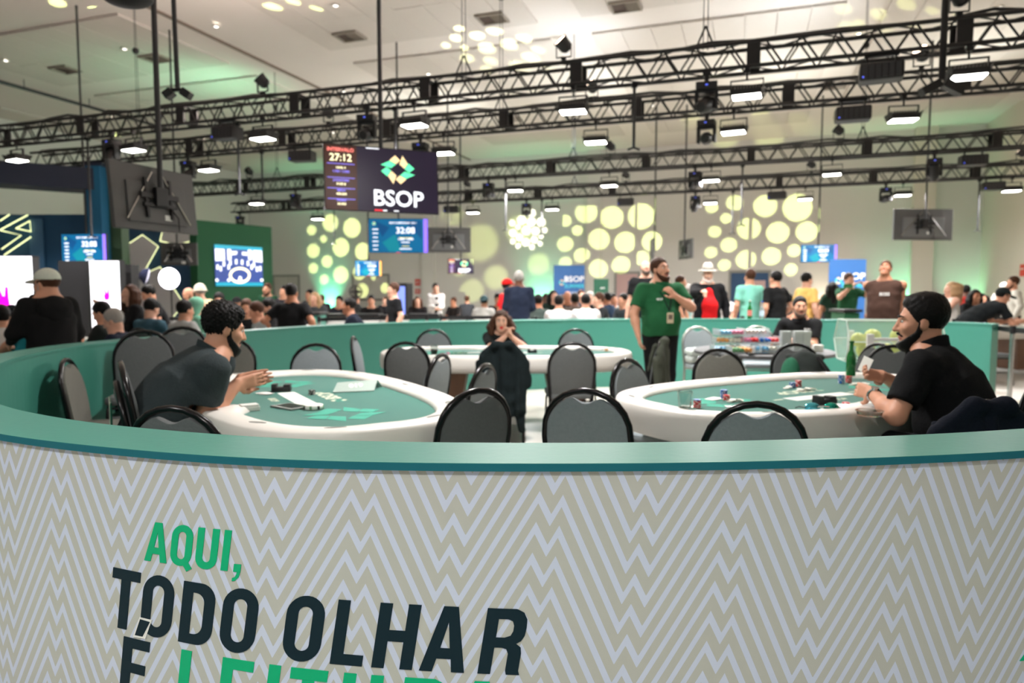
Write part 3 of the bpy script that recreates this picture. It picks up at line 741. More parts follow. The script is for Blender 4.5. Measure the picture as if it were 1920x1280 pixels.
# AQUI,
word('AQUI,', [-.928, -.848, -.772, -.696, -.66], .709, .104, m_green, .004, -.928)
ptail = flat_mesh([[(.33,.1),(.47,.17),(.66,-.06),(.52,-.14)]], m_green, .5)
for v in ptail.vertices:
    x, y = v.co.x*.104, v.co.y*.104; p, n = path_at(-.848+x+.16*y); v.co = p+n*(.0019 if v.co.z > 0 else -.001)+Vector((0, 0, .709+y))
link('letter_tail', ptail, zp)
# TODO OLHAR
TP = [-1.060, -.954, -.83, -.7105, -.537, -.410, -.306, -.189, -.047]
word('TODOOLHAR', TP, .513, .163, m_ink, .030, -1.03, .99)
# É LEITURA
word('E', [-1.034], .327, .166, m_ink, .030, -1.03, 1.0)
word('LEITURA', [-.846, -.723, -.594, -.536, -.400, -.249, -.118], .327, .166, m_green, .030, -1.03, 1.0)
# the accent over the E cuts into the O above with a thin pale gap
def patch(poly, s, z, mat, dep):
    me = flat_mesh([poly], mat, .5)
    for v in me.vertices:
        p, n = path_at(s+v.co.x); v.co = p+n*(dep if v.co.z > 0 else -.001)+Vector((0, 0, z+v.co.y))
    return link('letter_accent', me, zp)
patch([(-.008,-.006),(.034,-.004),(.058,.05),(.018,.052)], -.968, .502, M('print_gap', (190, 195, 188), rough=.6), .0024)
patch([(0,0),(.026,.0),(.052,.043),(.02,.046)], -.968, .503, m_ink, .003)
# small green triangle mark further right
patch([(0,0),(.09,.0),(.09,.1)], 1.375, .438, m_green, .0022)
# ================================================================== CHAIRS
f_grey = cloth('chair_fabric_grey', (128, 136, 139)); f_dark = cloth('chair_fabric_dark', (94, 97, 97)); f_olive = cloth('chair_fabric_olive', (108, 108, 101))
fr_black = M('chair_frame_black', (20, 19, 20), rough=.22, metal=.4, var=.1); fr_light = M('chair_frame_silver', (170, 172, 165), rough=.3, metal=.8, var=.05)
def make_chair(fab, frm):
    t = thing('banquet_chair', 'x', 'chair')
    # back pad with a dip under the hand grip
    out = []
    for i in range(37):
        a = math.pi*(1-i/36); x = .203*math.cos(a); z = .70+.212*math.sin(a)**.88
        if abs(x) < .075: z -= .036*(.5+.5*math.cos(math.pi*x/.075))**.7
        out.append((x, z))
    out = [(-.18, .46)]+[(-.197, .58)]+out+[(.197, .58), (.18, .46)]
    bm = bmesh.new()
    vs = [bm.verts.new((x, 0, z)) for x, z in out]; f = bm.faces.new(vs)
    r = bmesh.ops.extrude_face_region(bm, geom=[f]); 
    for v in r['geom']:
        if isinstance(v, bmesh.types.BMVert): v.co.y += .04
    edges = [e for e in bm.edges if abs(e.verts[0].co.y-e.verts[1].co.y) < 1e-5]
    bmesh.ops.bevel(bm, geom=edges, offset=.012, segments=2, profile=.6, affect='EDGES')
    for v in bm.verts:
        z = v.co.z; v.co.y += -.205-.16*(z-.46)-.012*(1-(v.co.x/.2)**2)
    bmesh.ops.recalc_face_normals(bm, faces=bm.faces[:])
    me = bpy.data.meshes.new('backrest'); bm.to_mesh(me); bm.free(); me.materials.append(fab); set_smooth(me, 40); link('backrest', me, t)
    b = MB().bbox((0, .0, .445), (.42, .42, .065), .03)
    for i, v in enumerate(b.v):
        k = 1-.10*max(0, -v[1]/.21); b.v[i] = (v[0]*k, v[1], v[2]+.012*(1-(v[0]/.21)**2)*(v[2] > .45))
    b.build('seat', fab, t, 40)
    P = [(-.19, -.235, 0), (-.195, -.195, .42), (-.207, -.22, .60)]
    for i in range(13):
        a = math.pi*(1-i/12); z = .70+.235*math.sin(a)**.85; P.append((.212*math.cos(a), -.195-.16*(z-.46), z))
    P += [(.207, -.22, .60), (.195, -.195, .42), (.19, -.235, 0)]
    MB().tube(P, .016, 8).build('back_frame', frm, t, 60)
    for s in (-1, 1):
        MB().tube([(s*.195, .235, 0), (s*.19, .2, .38), (s*.185, .17, .412), (s*.185, -.19, .412)], .0115, 7).build('leg', frm, t, 60)
        MB().cyl((s*.193, .215, .2), (s*.193, -.215, .2), .008, n=6).build('stretcher', frm, t)
    MB().cyl((-.19, .19, .395), (.19, .19, .395), .01, n=6).cyl((-.19, -.19, .395), (.19, -.19, .395), .01, n=6).build('seat_frame', frm, t)
    return t
CH = {}
def chair(px_loc, face, label, fab='grey', frm='black', z=0.0, group='banquet chairs in the pen'):
    key = (fab, frm)
    if key not in CH:
        CH[key] = t = make_chair({'grey': f_grey, 'dark': f_dark, 'olive': f_olive}[fab], {'black': fr_black, 'light': fr_light}[frm])
    else: t = copy_tree(CH[key])
    x, y = px_loc; fx, fy = face
    t.location = (x, y, z); t.rotation_euler = (0, 0, math.atan2(fy, fx)-math.pi/2)
    tag(t, label, None, group); return t
def atx(px, Y):                              # ground place in image column px at depth Y
    return ((px-960)/FPX*(Y*_c+.6*_s), Y)
tl_ax = (.52, -.854); tl_d = (-.854, -.52)   # left table: long axis, dealer side
tr_ax = (.88, .475); tr_d = (.475, -.88)
chair(atx(208, 4.75), (.93, .3), 'olive grey chair against the teal wall at far left, standing alone', 'olive')
for k in range(2): chair(atx(262, 5.2), (.35, -.95), ['lower', 'upper'][k]+' dark chair of the taller left stack by the teal wall', 'dark', z=k*.15)
for k in range(2): chair(atx(334, 5.75), (.3, -.95), ['lower', 'upper'][k]+' dark chair of the stack just behind the black shirt dealer', 'dark', z=k*.15)
chair(atx(425, 6.3), (.2, -.98), 'chair beyond the left dealer, mostly hidden by his head', 'olive')
LD = (-1.80, 3.62)                           # left dealer's seat
chair(LD, (.854, .52), 'lower chair of the pair the left dealer sits on, sign on its back', 'dark')
chair((LD[0]+.02, LD[1]+.012), (.854, .52), 'upper chair of the pair the left dealer sits on', 'dark', z=.10)
chair((-1.32, 2.97), (.15, .98), 'dark grey chair cut off by the counter in front of left dealer', 'dark')
chair((-.33, 3.42), (-.62, .78), 'dark grey chair at the near right end of the left table', 'dark')
chair((-.42, 4.42), (-.93, .36), 'grey chair at the right side of left table, behind a darker chair', 'grey')
chair((-.78, 5.12), (-.93, .3), 'grey chair at the far right side of left table', 'grey')
chair(atx(582, 5.75), (.1, -.99), 'grey chair facing us at the far end of the left table', 'grey')
chair(atx(712, 7.05), (.95, .05), 'grey chair turned sideways at the left end of middle table', 'grey')
chair(atx(776, 6.5), (.12, .99), 'dark chair seen from behind at the left front of middle table', 'dark')
chair(atx(812, 8.1), (.1, -.99), 'grey chair facing us behind the left part of middle table', 'grey')
CJ = atx(943, 6.45); chair(CJ, (.0, 1), 'chair under the black jacket in front of the woman dealer', 'dark')
chair(atx(1066, 6.42), (-.05, 1), 'grey chair with visible legs at the right front of middle table', 'dark')
chair(atx(1083, 8.15), (0, -1), 'pale grey chair facing us behind the right part of middle table', 'grey')
CO = atx(1190, 6.75); chair(CO, (-.9, .35), 'chair under the olive jacket at the right end of middle table', 'dark')
chair((.98, 4.47), (.72, -.69), 'grey chair beside the left tip of the right table', 'grey')
chair(atx(1122, 3.45), (.35, .94), 'grey chair in the foreground between both near tables', 'grey')
chair(atx(1390, 3.08), (.1, .99), 'blue grey chair centred in front of the right table', 'grey')
chair(atx(1372, 5.2), (.1, -.99), 'olive grey chair facing us on the far side of right table', 'olive')
chair(atx(1322, 8.75), (.1, -1), 'silver framed chair holding folded plastic bags by the round table', 'grey', 'light')
chair(atx(1425, 8.9), (-.2, -1), 'silver framed chair hidden behind the chip trays of round table', 'grey', 'light')
CB = atx(1512, 5.75); chair(CB, (-.05, -1), 'dark chair carrying the backpack behind the right table', 'dark')
chair(atx(1600, 6.0), (-.94, -.25), 'dark chair turned sideways left of the acrylic case', 'dark')
chair(atx(1684, 5.6), (-.35, -.93), 'dark chair behind the bearded dealer, near the acrylic case', 'dark')
RD = (2.42, 3.56)
chair((RD[0]+.06, RD[1]-.05), (-.6, .8), 'lower chair of the pair behind the bearded dealer, at right edge', 'dark')
chair((RD[0]+.04, RD[1]-.02), (-.6, .8), 'upper chair of the pair behind the bearded dealer, at right edge', 'dark', z=.10)
CN = atx(1762, 3.12); chair(CN, (-.1, 1), 'chair under the navy jacket beside the bearded dealer', 'dark')
chair(atx(1500, 8.75), (-.5, -.85), 'chair under the seated man at the round table', 'dark')
chair(atx(945, 8.25), (0, -1), 'chair under the woman dealer at the middle table', 'dark')
# ================================================================== POKER TABLES
m_rail = M('white_vinyl_rail', (226, 222, 214), rough=.38, var=.03, vscale=6)
m_felt = M('green_felt', (52, 112, 100), rough=.95, var=.06, vscale=120, sheen=.3, spec=.1)
m_cream = M('felt_print_cream', (206, 214, 190), rough=.9); m_mint = M('felt_print_mint', (70, 160, 138), rough=.9); m_feltp = M('felt_print_white', (225, 228, 220), rough=.9)
m_wood = M('table_wood', (122, 82, 58), rough=.45, var=.18, vscale=9)
m_mark = M('rail_mark', (120, 122, 116), rough=.6)
HL, HW = 1.3, .69
def super_pt(a, hl, hw, e=2.7):
    c, s = math.cos(a), math.sin(a)
    return hl*math.copysign(abs(c)**(2/e), c), hw*math.copysign(abs(s)**(2/e), s)
def emblem(cx, cy, sc, mats, depth=.0, rot=0.0):
    """pinwheel of four pairs of slanted tiles around an open diamond; returns list of (contour, material index)"""
    out = []
    for q in range(4):
        a = R(90*q)+rot
        for (pts, mi) in (([(-.42, .10), (-.42+.30, .40), (-.80+.30, .62), (-1.06, .30)], 0), ([(-.10, .42), (.16, .70), (-.16, 1.04), (-.52, .66)], 1)):
            out.append(([(cx+sc*(x*math.cos(a)-y*math.sin(a)), cy+sc*(x*math.sin(a)+y*math.cos(a))) for x, y in pts], (mi+q) % 2))
    return out
def poker_table(loc, ax, label, dealer, group='poker tables', detail=True):
    # local: long axis +X, dealer at -Y
    t = thing('poker_table', label, 'poker table', (loc[0], loc[1], 0), math.atan2(ax[1], ax[0]), group)
    N = 72; rows = []
    prof = [(.1, .625), (.02, .64), (-.03, .70), (-.012, .75), (.02, .775), (.08, .788), (.5, .793), (.9, .786), (1.0, .762), (1.0, .74)]
    V = []
    for i in range(N):
        a = 2*math.pi*i/N; ox, oy = super_pt(a, HL, HW)
        wd = .165
        if dealer:
            dx = abs(ox)
            if oy < -.3:
                wd += .11*math.exp(-((dx-.33)/.11)**2)
                wd -= .07*math.exp(-(dx/.16)**2)
        l = math.hypot(ox/HL**2, oy/HW**2); nx, ny = ox/HL**2/l, oy/HW**2/l
        ix, iy = ox-nx*wd, oy-ny*wd
        for k, z in prof: V.append((ox+(ix-ox)*k, oy+(iy-oy)*k, z))
    m = len(prof); F = []
    for i in range(N):
        j = (i+1) % N
        F += [(i*m+k, j*m+k, j*m+k+1, i*m+k+1) for k in range(m-1)]
        F.append((i*m, i*m+m-1, j*m+m-1, j*m))
    MB().add(V, F).build('padded_rail', m_rail, t, 70)
    fp = [super_pt(2*math.pi*i/N, HL-.06, HW-.06) for i in range(N)]
    MB().prism(fp, .64, .757).build('felt_top', m_felt, t)
    if detail:
        ft = [c for c in t.children if c.name.startswith('felt_top')][0]
        Z = .7582
        def pr(name, C, mat, z=Z): o = link(name, flat_mesh(C, mat), ft, (0, 0, z)); return o
        pr('card_strip', [[(-.27, -.16), (.27, -.16), (.27, -.05), (-.27, -.05)]], m_feltp)
        for s in (-1, 1): pr('print_bar', [[(s*.34-.04, -.09), (s*.34+.04, -.09), (s*.34+.04, -.07), (s*.34-.04, -.07)]], m_cream)
        link('felt_lettering', text_mesh('BSOP', .13, m_cream, bold=.004), ft, (0, .09, Z), (0, 0, math.pi))
        link('felt_small_lettering', text_mesh('BSOP', .06, m_cream, bold=.002), ft, (0, -.24, Z), (0, 0, 0))
        for c, mi in emblem(.0, .0, .05, None): pr('print_tile', [[(x+.22, y+.09) for x, y in c]], [m_mint, m_cream][mi])
        for s in (-1, 1):
            for c, mi in emblem(s*.68, -.02, .2, None): pr('emblem_tile', [c], m_mint, Z+.0004*mi)
        for i in range(9):
            a = R(-60+300*i/8)-math.pi/2+R(90); a = R(-50+280*i/8)
            x, y = super_pt(a, HL-.085, HW-.085)
            o = MB().prism([(.05*math.cos(k), .014*math.sin(k)) for k in (2*math.pi*j/10 for j in range(10))], 0, .0012).build('rail_print', m_mark, t, loc=(x, y, .7925), rot=(0, 0, a+math.pi/2))
    for s in (-1, 1):
        b = MB(); V = []
        for z, hw, hd in ((.05, .13, .2), (.64, .23, .28)):
            V += [(s*.62-hw, -hd, z), (s*.62+hw, -hd, z), (s*.62+hw, hd, z), (s*.62-hw, hd, z)]
        b.add(V, [(0,1,2,3),(4,7,6,5),(0,4,5,1),(1,5,6,2),(2,6,7,3),(3,7,4,0)])
        b.build('pedestal', m_wood, t)
        MB().bbox((s*.62, 0, .025), (.42, .62, .05), .01).build('base_plate', m_white, t)
    return t
TL = (-1.22, 4.16); TR = (1.85, 4.27); TM = (-.06, 7.12)
poker_table(TL, tl_ax, 'white railed poker table at left with the black shirt dealer', True)
poker_table(TR, (-tr_ax[0], -tr_ax[1]) if False else tr_ax, 'white railed poker table at right with the bearded dealer', True)
poker_table(TM, (-1, -.0), 'white railed poker table in the middle with the woman dealer', True)
def tl(x, y, z=.0): a = Vector((tl_ax[0], tl_ax[1], 0)); d = Vector((-tl_ax[1], tl_ax[0], 0)); return Vector((TL[0], TL[1], z))+a*x+d*y
FZ = .7595; RZ = .794
# ================================================================== SMALL THINGS ON THE TABLES
c_red = M('chip_red', (206, 40, 48), rough=.4); c_blue = M('chip_blue', (26, 92, 168), rough=.4); c_cream = M('chip_cream', (214, 214, 200), rough=.4); c_pink = M('chip_pink', (206, 120, 150), rough=.4); c_green = M('chip_green', (90, 140, 96), rough=.4); c_black = M('chip_black', (26, 26, 28), rough=.4); c_orange = M('chip_orange', (226, 160, 90), rough=.4); c_lblue = M('chip_light_blue', (120, 180, 214), rough=.4)
m_spot = M('chip_edge_spot', (240, 236, 230), rough=.4)
CHIP = {}
def chip_mesh(mat):
    if mat.name not in CHIP:
        b = MB(); n = 16; r = .0205
        V = [(r*math.cos(2*math.pi*i/n), r*math.sin(2*math.pi*i/n), z) for z in (0, .0034) for i in range(n)]
        b.add(V, [tuple(range(n-1, -1, -1)), tuple(range(n, 2*n))])
        for i in range(n):
            b.cur = 1 if i % 4 == 0 else 0; b.add([], []); b.f.append((i, (i+1) % n, n+(i+1) % n, n+i)); b.m.append(b.cur)
        CHIP[mat.name] = b.mesh([mat, m_spot])
    return CHIP[mat.name]
def chip_stack(p, seq, label, group='chip stacks on the right table'):
    t = thing('chip_stack', label, 'poker chips', p, random.uniform(0, 3), group); k = 0
    for mat, n in seq:
        for _ in range(n):
            link('chip', chip_mesh(mat), t, (random.uniform(-.001, .001), random.uniform(-.001, .001), k*.0036), (0, 0, random.uniform(0, 6))); k += 1
    return t
def chip_row(p, ang, n, mat, label, group='spread chips on the felt'):
    t = thing('chip_row', label, 'poker chips', p, ang, group)
    for i in range(n): link('chip', chip_mesh(mat), t, (i*.018, random.uniform(-.004, .004), .0036*(i % 2)+.006*(i > 0)), (0, R(10) if i else 0, random.uniform(0, 6)))
    return t
def feltp(px, py, z=FZ): return onz(px, py, z)
SK = 1
chip_stack(feltp(1307, 764), [(c_red, 11), (c_blue, 2)], 'red chip stack with blue top near the left tip of right table')
chip_stack(feltp(1357, 747), [(c_blue, 15)], 'tall blue chip stack on the far left of right table')
chip_stack(feltp(1362, 750), [(c_red, 9)], 'red chip stack leaning beside the tall blue one, far left')
chip_stack(feltp(1486, 726), [(c_blue, 9)], 'blue chip stack in the middle of the far rail')
chip_stack(feltp(1497, 724), [(c_red, 11)], 'red chip stack in the middle of the far rail')
chip_stack(feltp(1577, 718), [(c_blue, 16)], 'tall blue chip stack in front of the green bottle')
chip_stack(feltp(1591, 717), [(c_red, 13)], 'red chip stack in front of the green bottle')
chip_stack(feltp(1684, 718), [(c_blue, 14)], 'blue chip stack by the bearded dealer\'s arm')
chip_stack(feltp(1692, 719), [(c_red, 14)], 'red chip stack by the bearded dealer\'s arm')
chip_stack(feltp(1586, 761), [(c_red, 6)], 'short red chip stack next to the black box, behind another')
chip_stack(feltp(1575, 774), [(c_red, 8)], 'red chip stack at the near rail beside the sunglasses')
chip_stack(feltp(1590, 773), [(c_blue, 7)], 'blue chip stack at the near rail of the right table')
chip_row(feltp(1368, 753), R(20), 5, c_cream, 'row of cream chips fallen beside the far left stacks')
chip_row(feltp(1497, 733), R(25), 8, c_cream, 'row of cream chips lying in front of the middle stacks')
chip_row(feltp(1598, 722), R(10), 7, c_cream, 'row of cream chips lying in front of green bottle stacks')
chip_row(feltp(1367, 768), R(20), 4, c_cream, 'row of cream chips seen through the chair handle')
chip_row(feltp(1474, 728), R(0), 2, c_cream, 'two cream chips left of the middle blue stack')
m_card = M('card_white', (234, 232, 224), rough=.45, var=.02); m_cardp = M('card_print', (120, 124, 122), rough=.5)
def cards(p, ang, n, label, spread=.012, tilt=0.0, group='loose playing cards'):
    t = thing('card_pile', label, 'playing cards', p, ang, group)
    cm = MB().bbox((0, 0, 0), (.089, .063, .0006), .0002).mesh(m_card)
    for i in range(n): link('card', cm, t, (i*spread, random.uniform(-.004, .004), .0006+i*.0012), (R(tilt), 0, random.uniform(-.15, .15)))
    return t
cards(feltp(1337, 748), R(40), 3, 'folded white cards at the far left of right table', .01)
cards(feltp(1612, 757), R(25), 5, 'white cards by the bearded dealer\'s wrist', .02)
cards(feltp(1288, 762), R(-20), 2, 'two cards on the left tip of the right table')
cards(feltp(1376, 762), R(10), 4, 'cards in the middle of right table seen over the chair', .03)
cards(feltp(493, 737, FZ), R(-40), 4, 'small white card pile under the left dealer\'s hands')
t = thing('card_box', 'white printed card boxes lying near the sunglasses', 'card box', feltp(1491, 778), R(5))
MB().bbox((0, 0, .012), (.16, .06, .024), .002).build('box', m_card, t)
MB().box((0, -.031, .012), (.06, .001, .008)).build('print', m_cardp, t)
t = thing('card_box', 'white card deck box on the near corner of left felt', 'card box', feltp(467, 769), R(35))
MB().bbox((0, 0, .011), (.10, .07, .022), .002).build('box', m_card, t); MB().bbox((0, .0, .028), (.09, .065, .012), .002).build('lid', m_card, t)
# shuffler block, cut card holders, dealer button on the left table
def blackbox(name, px, py, d, rz, label):
    t = thing(name, label, 'card holder', feltp(px, py), rz)
    MB().bbox((0, 0, d[2]*.3), (d[0], d[1], d[2]*.6), .004).build('base', m_blackp, t)
    MB().bbox((-d[0]*.36, 0, d[2]*.6), (d[0]*.26, d[1], d[2]*.8), .004).bbox((d[0]*.3, 0, d[2]*.55), (d[0]*.34, d[1]*.9, d[2]*.7), .004).build('card_slot', m_blackp, t)
    return t
blackbox('card_holder', 528, 733, (.12, .07, .05), R(10), 'black plastic card holder behind the white strip of left table')
blackbox('card_holder', 1546, 757, (.13, .06, .05), R(20), 'long black card holder on the right table by red chips')
blackbox('card_holder', 998, 661, (.1, .05, .04), R(0), 'black card holder on the middle table right of the jacket')
chip_stack(feltp(585, 739), [(c_black, 8)], 'short black chip stack in the centre of left table', 'button pieces on the left table')
t = thing('dealer_button', 'white round dealer button lying near the card strip of left table', 'dealer button', feltp(588, 766))
MB().lathe([(0, 0), (.05, 0), (.055, .006), (.055, .018), (.05, .024), (0, .024)], n=24).build('disc', m_card, t, 40)
for k in range(8): MB().box((0, 0, 0), (.012, .004, .018)).build('edge_spot', c_black if k % 2 else c_green, t, loc=(.0545*math.cos(k*.785), .0545*math.sin(k*.785), .012), rot=(0, 0, k*.785+math.pi/2))
t = thing('drop_slot_frame', 'grey framed black tray let into the left table felt', 'tray', feltp(545, 763), R(-38))
MB().bbox((0, 0, .004), (.2, .13, .008), .003).build('frame', M('tray_frame', (140, 146, 142), rough=.35, metal=.5), t); MB().bbox((0, 0, .0075), (.15, .09, .004), .001).build('dark_inset', M('tray_glass', (30, 34, 38), rough=.12), t)
t = thing('table_sign', 'grey green folded table sign standing on the far rail of left table', 'sign', feltp(664, 732), R(20))
tent = MB(); tent.add([(-.14, -.05, 0), (.12, -.06, 0), (.16, .05, .055), (-.1, .06, .045), (-.14, -.05, .004), (.12, -.06, .004), (.16, .05, .06), (-.1, .06, .05)], [(0,1,2,3),(4,7,6,5),(0,4,5,1),(1,5,6,2),(2,6,7,3),(3,7,4,0)])
tent.build('front_leaf', M('sign_card', (160, 176, 168), rough=.45), t); MB().add([(-.1, .06, .049), (.16, .05, .059), (.2, .11, 0), (-.06, .12, 0)], [(0, 1, 2, 3)]).build('back_leaf', M('sign_card', (160, 176, 168)), t)
o = link('lettering', text_mesh('019', .06, m_feltp, bold=.003), t, (.012, 0, .033), (R(23), R(-2), R(-2)))
# glasses, cups, sunglasses, bottles
m_glass = M('clear_glass', (235, 240, 238), rough=.03, trans=1.0, var=0); m_clear = M('clear_acrylic', (236, 244, 240), rough=.04, trans=1.0, var=0)
m_gbottle = M('green_bottle_glass', (40, 130, 60), rough=.06, trans=.55, var=.05)
t = thing('glass_ashtray', 'shallow clear glass dish on the near right rail', 'glass dish', onz(1630, 778, RZ)); MB().lathe([(0, .004), (.05, .004), (.056, .022), (.06, .022), (.055, 0), (0, 0)], n=24).build('dish', m_glass, t, 40); MB().lathe([(.052, .0245), (.064, .0245), (.064, .021)], n=24).build('rim', m_glass, t, 40)
t = thing('plastic_cup', 'clear empty cup on the left tip of right table', 'cup', onz(1284, 764, RZ-.004)); MB().lathe([(0, .003), (.03, .003), (.038, .085), (.04, .085), (.032, 0), (0, 0)], n=24).build('cup', m_glass, t, 40); MB().lathe([(.037, .084), (.042, .086), (.037, .089)], n=24).build('rim', m_glass, t, 40)
t = thing('sunglasses', 'mirrored sunglasses with green lenses lying on the near rail', 'sunglasses', feltp(1541, 776), R(0))
for s in (-1, 1):
    o = MB().lathe([(0, .018), (.022, .016), (.036, .008), (.042, 0)], n=18).build('lens', M('mirror_lens_%d' % (s+1), (40, 170, 150) if s > 0 else (90, 200, 220), rough=.08, metal=.9), t, 60, (s*.05, 0, .03), (R(75), 0, 0)); o.scale = (1, .75, 1)
MB().tube([(-.03, -.014, .04), (0, -.02, .046), (.03, -.014, .04)], .003, 6).build('bridge', m_chrome, t)
for s in (-1, 1): MB().tube([(s*.09, -.01, .035), (s*.095, .06, .03), (s*.085, .13, .012)], .003, 6).build('temple', m_blackp, t)
def bottle(p, h, body, cap, label, lab=None, labm=None):
    t = thing('bottle', label, 'bottle', p)
    MB().lathe([(0, 0), (.03, 0), (.033, .01), (.033, h*.52), (.028, h*.62), (.014, h*.74), (.013, h*.96), (.016, h*.965), (.016, h), (0, h)], n=18).build('body', body, t, 40)
    MB().lathe([(.0165, h*.955), (.0175, h*.96), (.0175, h*1.01), (0, h*1.015)], n=14).build('cap', cap, t, 40)
    if labm: MB().lathe([(.0335, h*.16), (.0338, h*.17), (.0338, h*.46), (.0335, h*.47)], n=18).build('paper_label', labm, t, 40)
    return t
bottle(onz(1595, 704, RZ), .25, m_gbottle, m_gbottle, 'open green glass bottle on the far rail of right table', labm=None)
m_pet = M('pet_plastic', (200, 214, 214), rough=.1, trans=.7, var=0)
def rimtop(px, Yoff=.1):
    best = min(PIN[120:], key=lambda q: abs(960+FPX*q[0]/q[1]-px)); return Vector((best[0]*1.01, best[1]*1.011, BH))
bottle(rimtop(1407), .27, m_gbottle, M('cap_white', (225, 225, 220)), 'green bottle with red label standing on the back wall', labm=M('label_red_white', (214, 120, 110)))
bottle(rimtop(1424), .26, m_pet, M('cap_blue', (40, 90, 200)), 'clear water bottle with blue cap standing on the back wall', labm=M('label_blue_white', (190, 205, 225)))
bottle(Vector((2.83, 3.9, 0)), .6, m_pet, M('cap_blue', (40, 90, 200)), 'water jug with blue cap behind the bearded dealer', labm=None)
# middle table bits
t = thing('drink_cup', 'orange drink in a clear cup on the middle table', 'cup', onz(814, 664, FZ)); MB().lathe([(0, .002), (.03, .002), (.036, .05), (0, .05)], n=16).build('drink', M('orange_drink', (226, 90, 40), rough=.1), t, 40); MB().lathe([(.032, 0), (.041, .1), (.039, .1), (.031, .003)], n=16).build('cup', m_glass, t, 40)
chip_row(onz(830, 664, FZ), 0, 4, c_lblue, 'light blue chips spread at the left of middle table')
chip_stack(onz(840, 664, FZ), [(c_pink, 6)], 'pink chip stack at the left of middle table', 'chip stacks on the middle table')
chip_row(onz(848, 663, FZ), 0, 9, c_green, 'row of green chips at the left of middle table')
for i, (px, mat, n, lb) in enumerate([(1131, c_blue, 5, 'blue'), (1137, c_orange, 9, 'orange'), (1143, c_green, 10, 'green')]): chip_stack(onz(px, 657+i % 2, FZ), [(mat, n)], lb+' chip stack at the right end of middle table', 'chip stacks on the middle table')
cards(onz(875, 661, FZ), 0, 6, 'white cards laid out left of the jacket on middle table', .05)
# ================================================================== ROUND TABLE with trays
RT = (2.86, 7.75)
t = thing('round_table', 'dark grey round folding table loaded with chip trays', 'table', (RT[0], RT[1], 0))
m_rt = M('table_grey_top', (70, 72, 74), rough=.6)
MB().lathe([(0, .745), (.74, .745), (.765, .735), (.77, .72), (.76, .70), (0, .70)], n=48).build('tabletop', m_rt, t, 40)
for s in (-1, 1):
    for q in (-1, 1): MB().tube([(s*.35, q*.3, .7), (s*.42, q*.33, .35), (s*.42, q*.33, 0)], .014, 8).build('leg', m_black, t, 60)
    MB().tube([(s*.38, -.3, .35), (s*.38, .3, .35)], .01, 6).build('crossbar', m_black, t)
def rtp(px, Y, z=.745): return Vector(((px-960)/FPX*Y*1.0, Y, z))
def tray(px, Y, z, w_, rows, mats, label, rz=0.0):
    t = thing('chip_tray', label, 'chip tray', rtp(px, Y, z), rz, 'chip trays on the round table')
    MB().bbox((0, 0, .008), (w_, .22, .016), .003).bbox((-w_/2+.004, 0, .04), (.008, .22, .075), .002).bbox((w_/2-.004, 0, .04), (.008, .22, .075), .002).build('acrylic_frame', M('frosted_acrylic', (205, 214, 214), rough=.25, alpha=.6), t)
    for r_ in range(rows):
        mt_ = mats[r_ % len(mats)]
        for k in range(int((w_-.02)/.045)):
            MB().cyl((-w_/2+.03+k*.045, -.1+r_*.0, .04), (-w_/2+.03+k*.045, .1, .04), .0205, n=12).build('chip_roll', mats[(r_+k//3) % len(mats)], t, 40)
        break
    return t
lay = [(1362, 7.45, .745, .30, [c_lblue, c_orange], 'front left chip tray, light blue and orange, on round table'), (1365, 7.6, .83, .30, [c_orange, c_cream], 'chip tray with orange rolls, second layer at left'), (1368, 7.6, .915, .30, [c_lblue, c_pink], 'topmost chip tray at left, light blue rolls'),
       (1400, 7.45, .745, .28, [c_cream, c_lblue], 'front middle chip tray with pale rolls'), (1405, 7.6, .83, .28, [c_pink, c_red], 'chip tray with pink and red rolls, middle second layer'), (1412, 7.75, .915, .3, [c_cream, c_cream], 'topmost clear chip tray in the middle'),
       (1436, 7.5, .745, .26, [c_lblue, c_cream], 'front right chip tray with pale blue rolls'), (1438, 7.6, .83, .26, [c_blue, c_red], 'chip tray with blue and red rolls at right, upper layer'), (1388, 7.3, .745, .26, [c_green, c_orange], 'nearest chip tray with green and orange rolls on the table edge')]
for px, Y, z, w_, ms, lb in lay: tray(px, Y, z, w_, 1, ms, lb, random.uniform(-.1, .1))
m_cards = M('stacked_decks', (196, 204, 200), rough=.35, var=.05, vscale=150)
for px, hh, lb in ((1474, .235, 'tall clear tower of card decks at left on round table'), (1497, .235, 'tall clear tower of card decks in the middle on round table'), (1512, .235, 'tall clear tower of card decks at right on round table')):
    t = thing('deck_tower', lb, 'card decks', rtp(px, 7.35)+Vector((0, 0, 0)), 0, 'card deck towers on the round table')
    for k in range(11): MB().bbox((0, 0, .0107+k*.0213), (.1 if px < 1480 else .085, .07, .0195), .002).build('deck', m_cards, t)
    MB().bbox((0, 0, hh/2+.001), (.108 if px < 1480 else .092, .078, hh+.002), .003).build('sleeve', M('sleeve_film', (230, 236, 234), rough=.08, alpha=.25), t)
t = thing('deck_tower', 'low white stack of card decks right of the tall towers', 'card decks', rtp(1535, 7.45), 0, 'card deck towers on the round table')
for k in range(3): MB().bbox((0, 0, .013+k*.026), (.1, .07, .024), .003).build('deck', m_card, t)
t = thing('tablet', 'black tablet lying at the front edge of the round table', 'tablet', rtp(1432, 7.16, .745), R(4)); MB().bbox((0, 0, .008), (.34, .12, .016), .004).build('case', m_blackp, t); MB().bbox((0, 0, .0165), (.3, .1, .002), .0005).build('glass', M('tray_glass', (30, 34, 38), rough=.12), t)
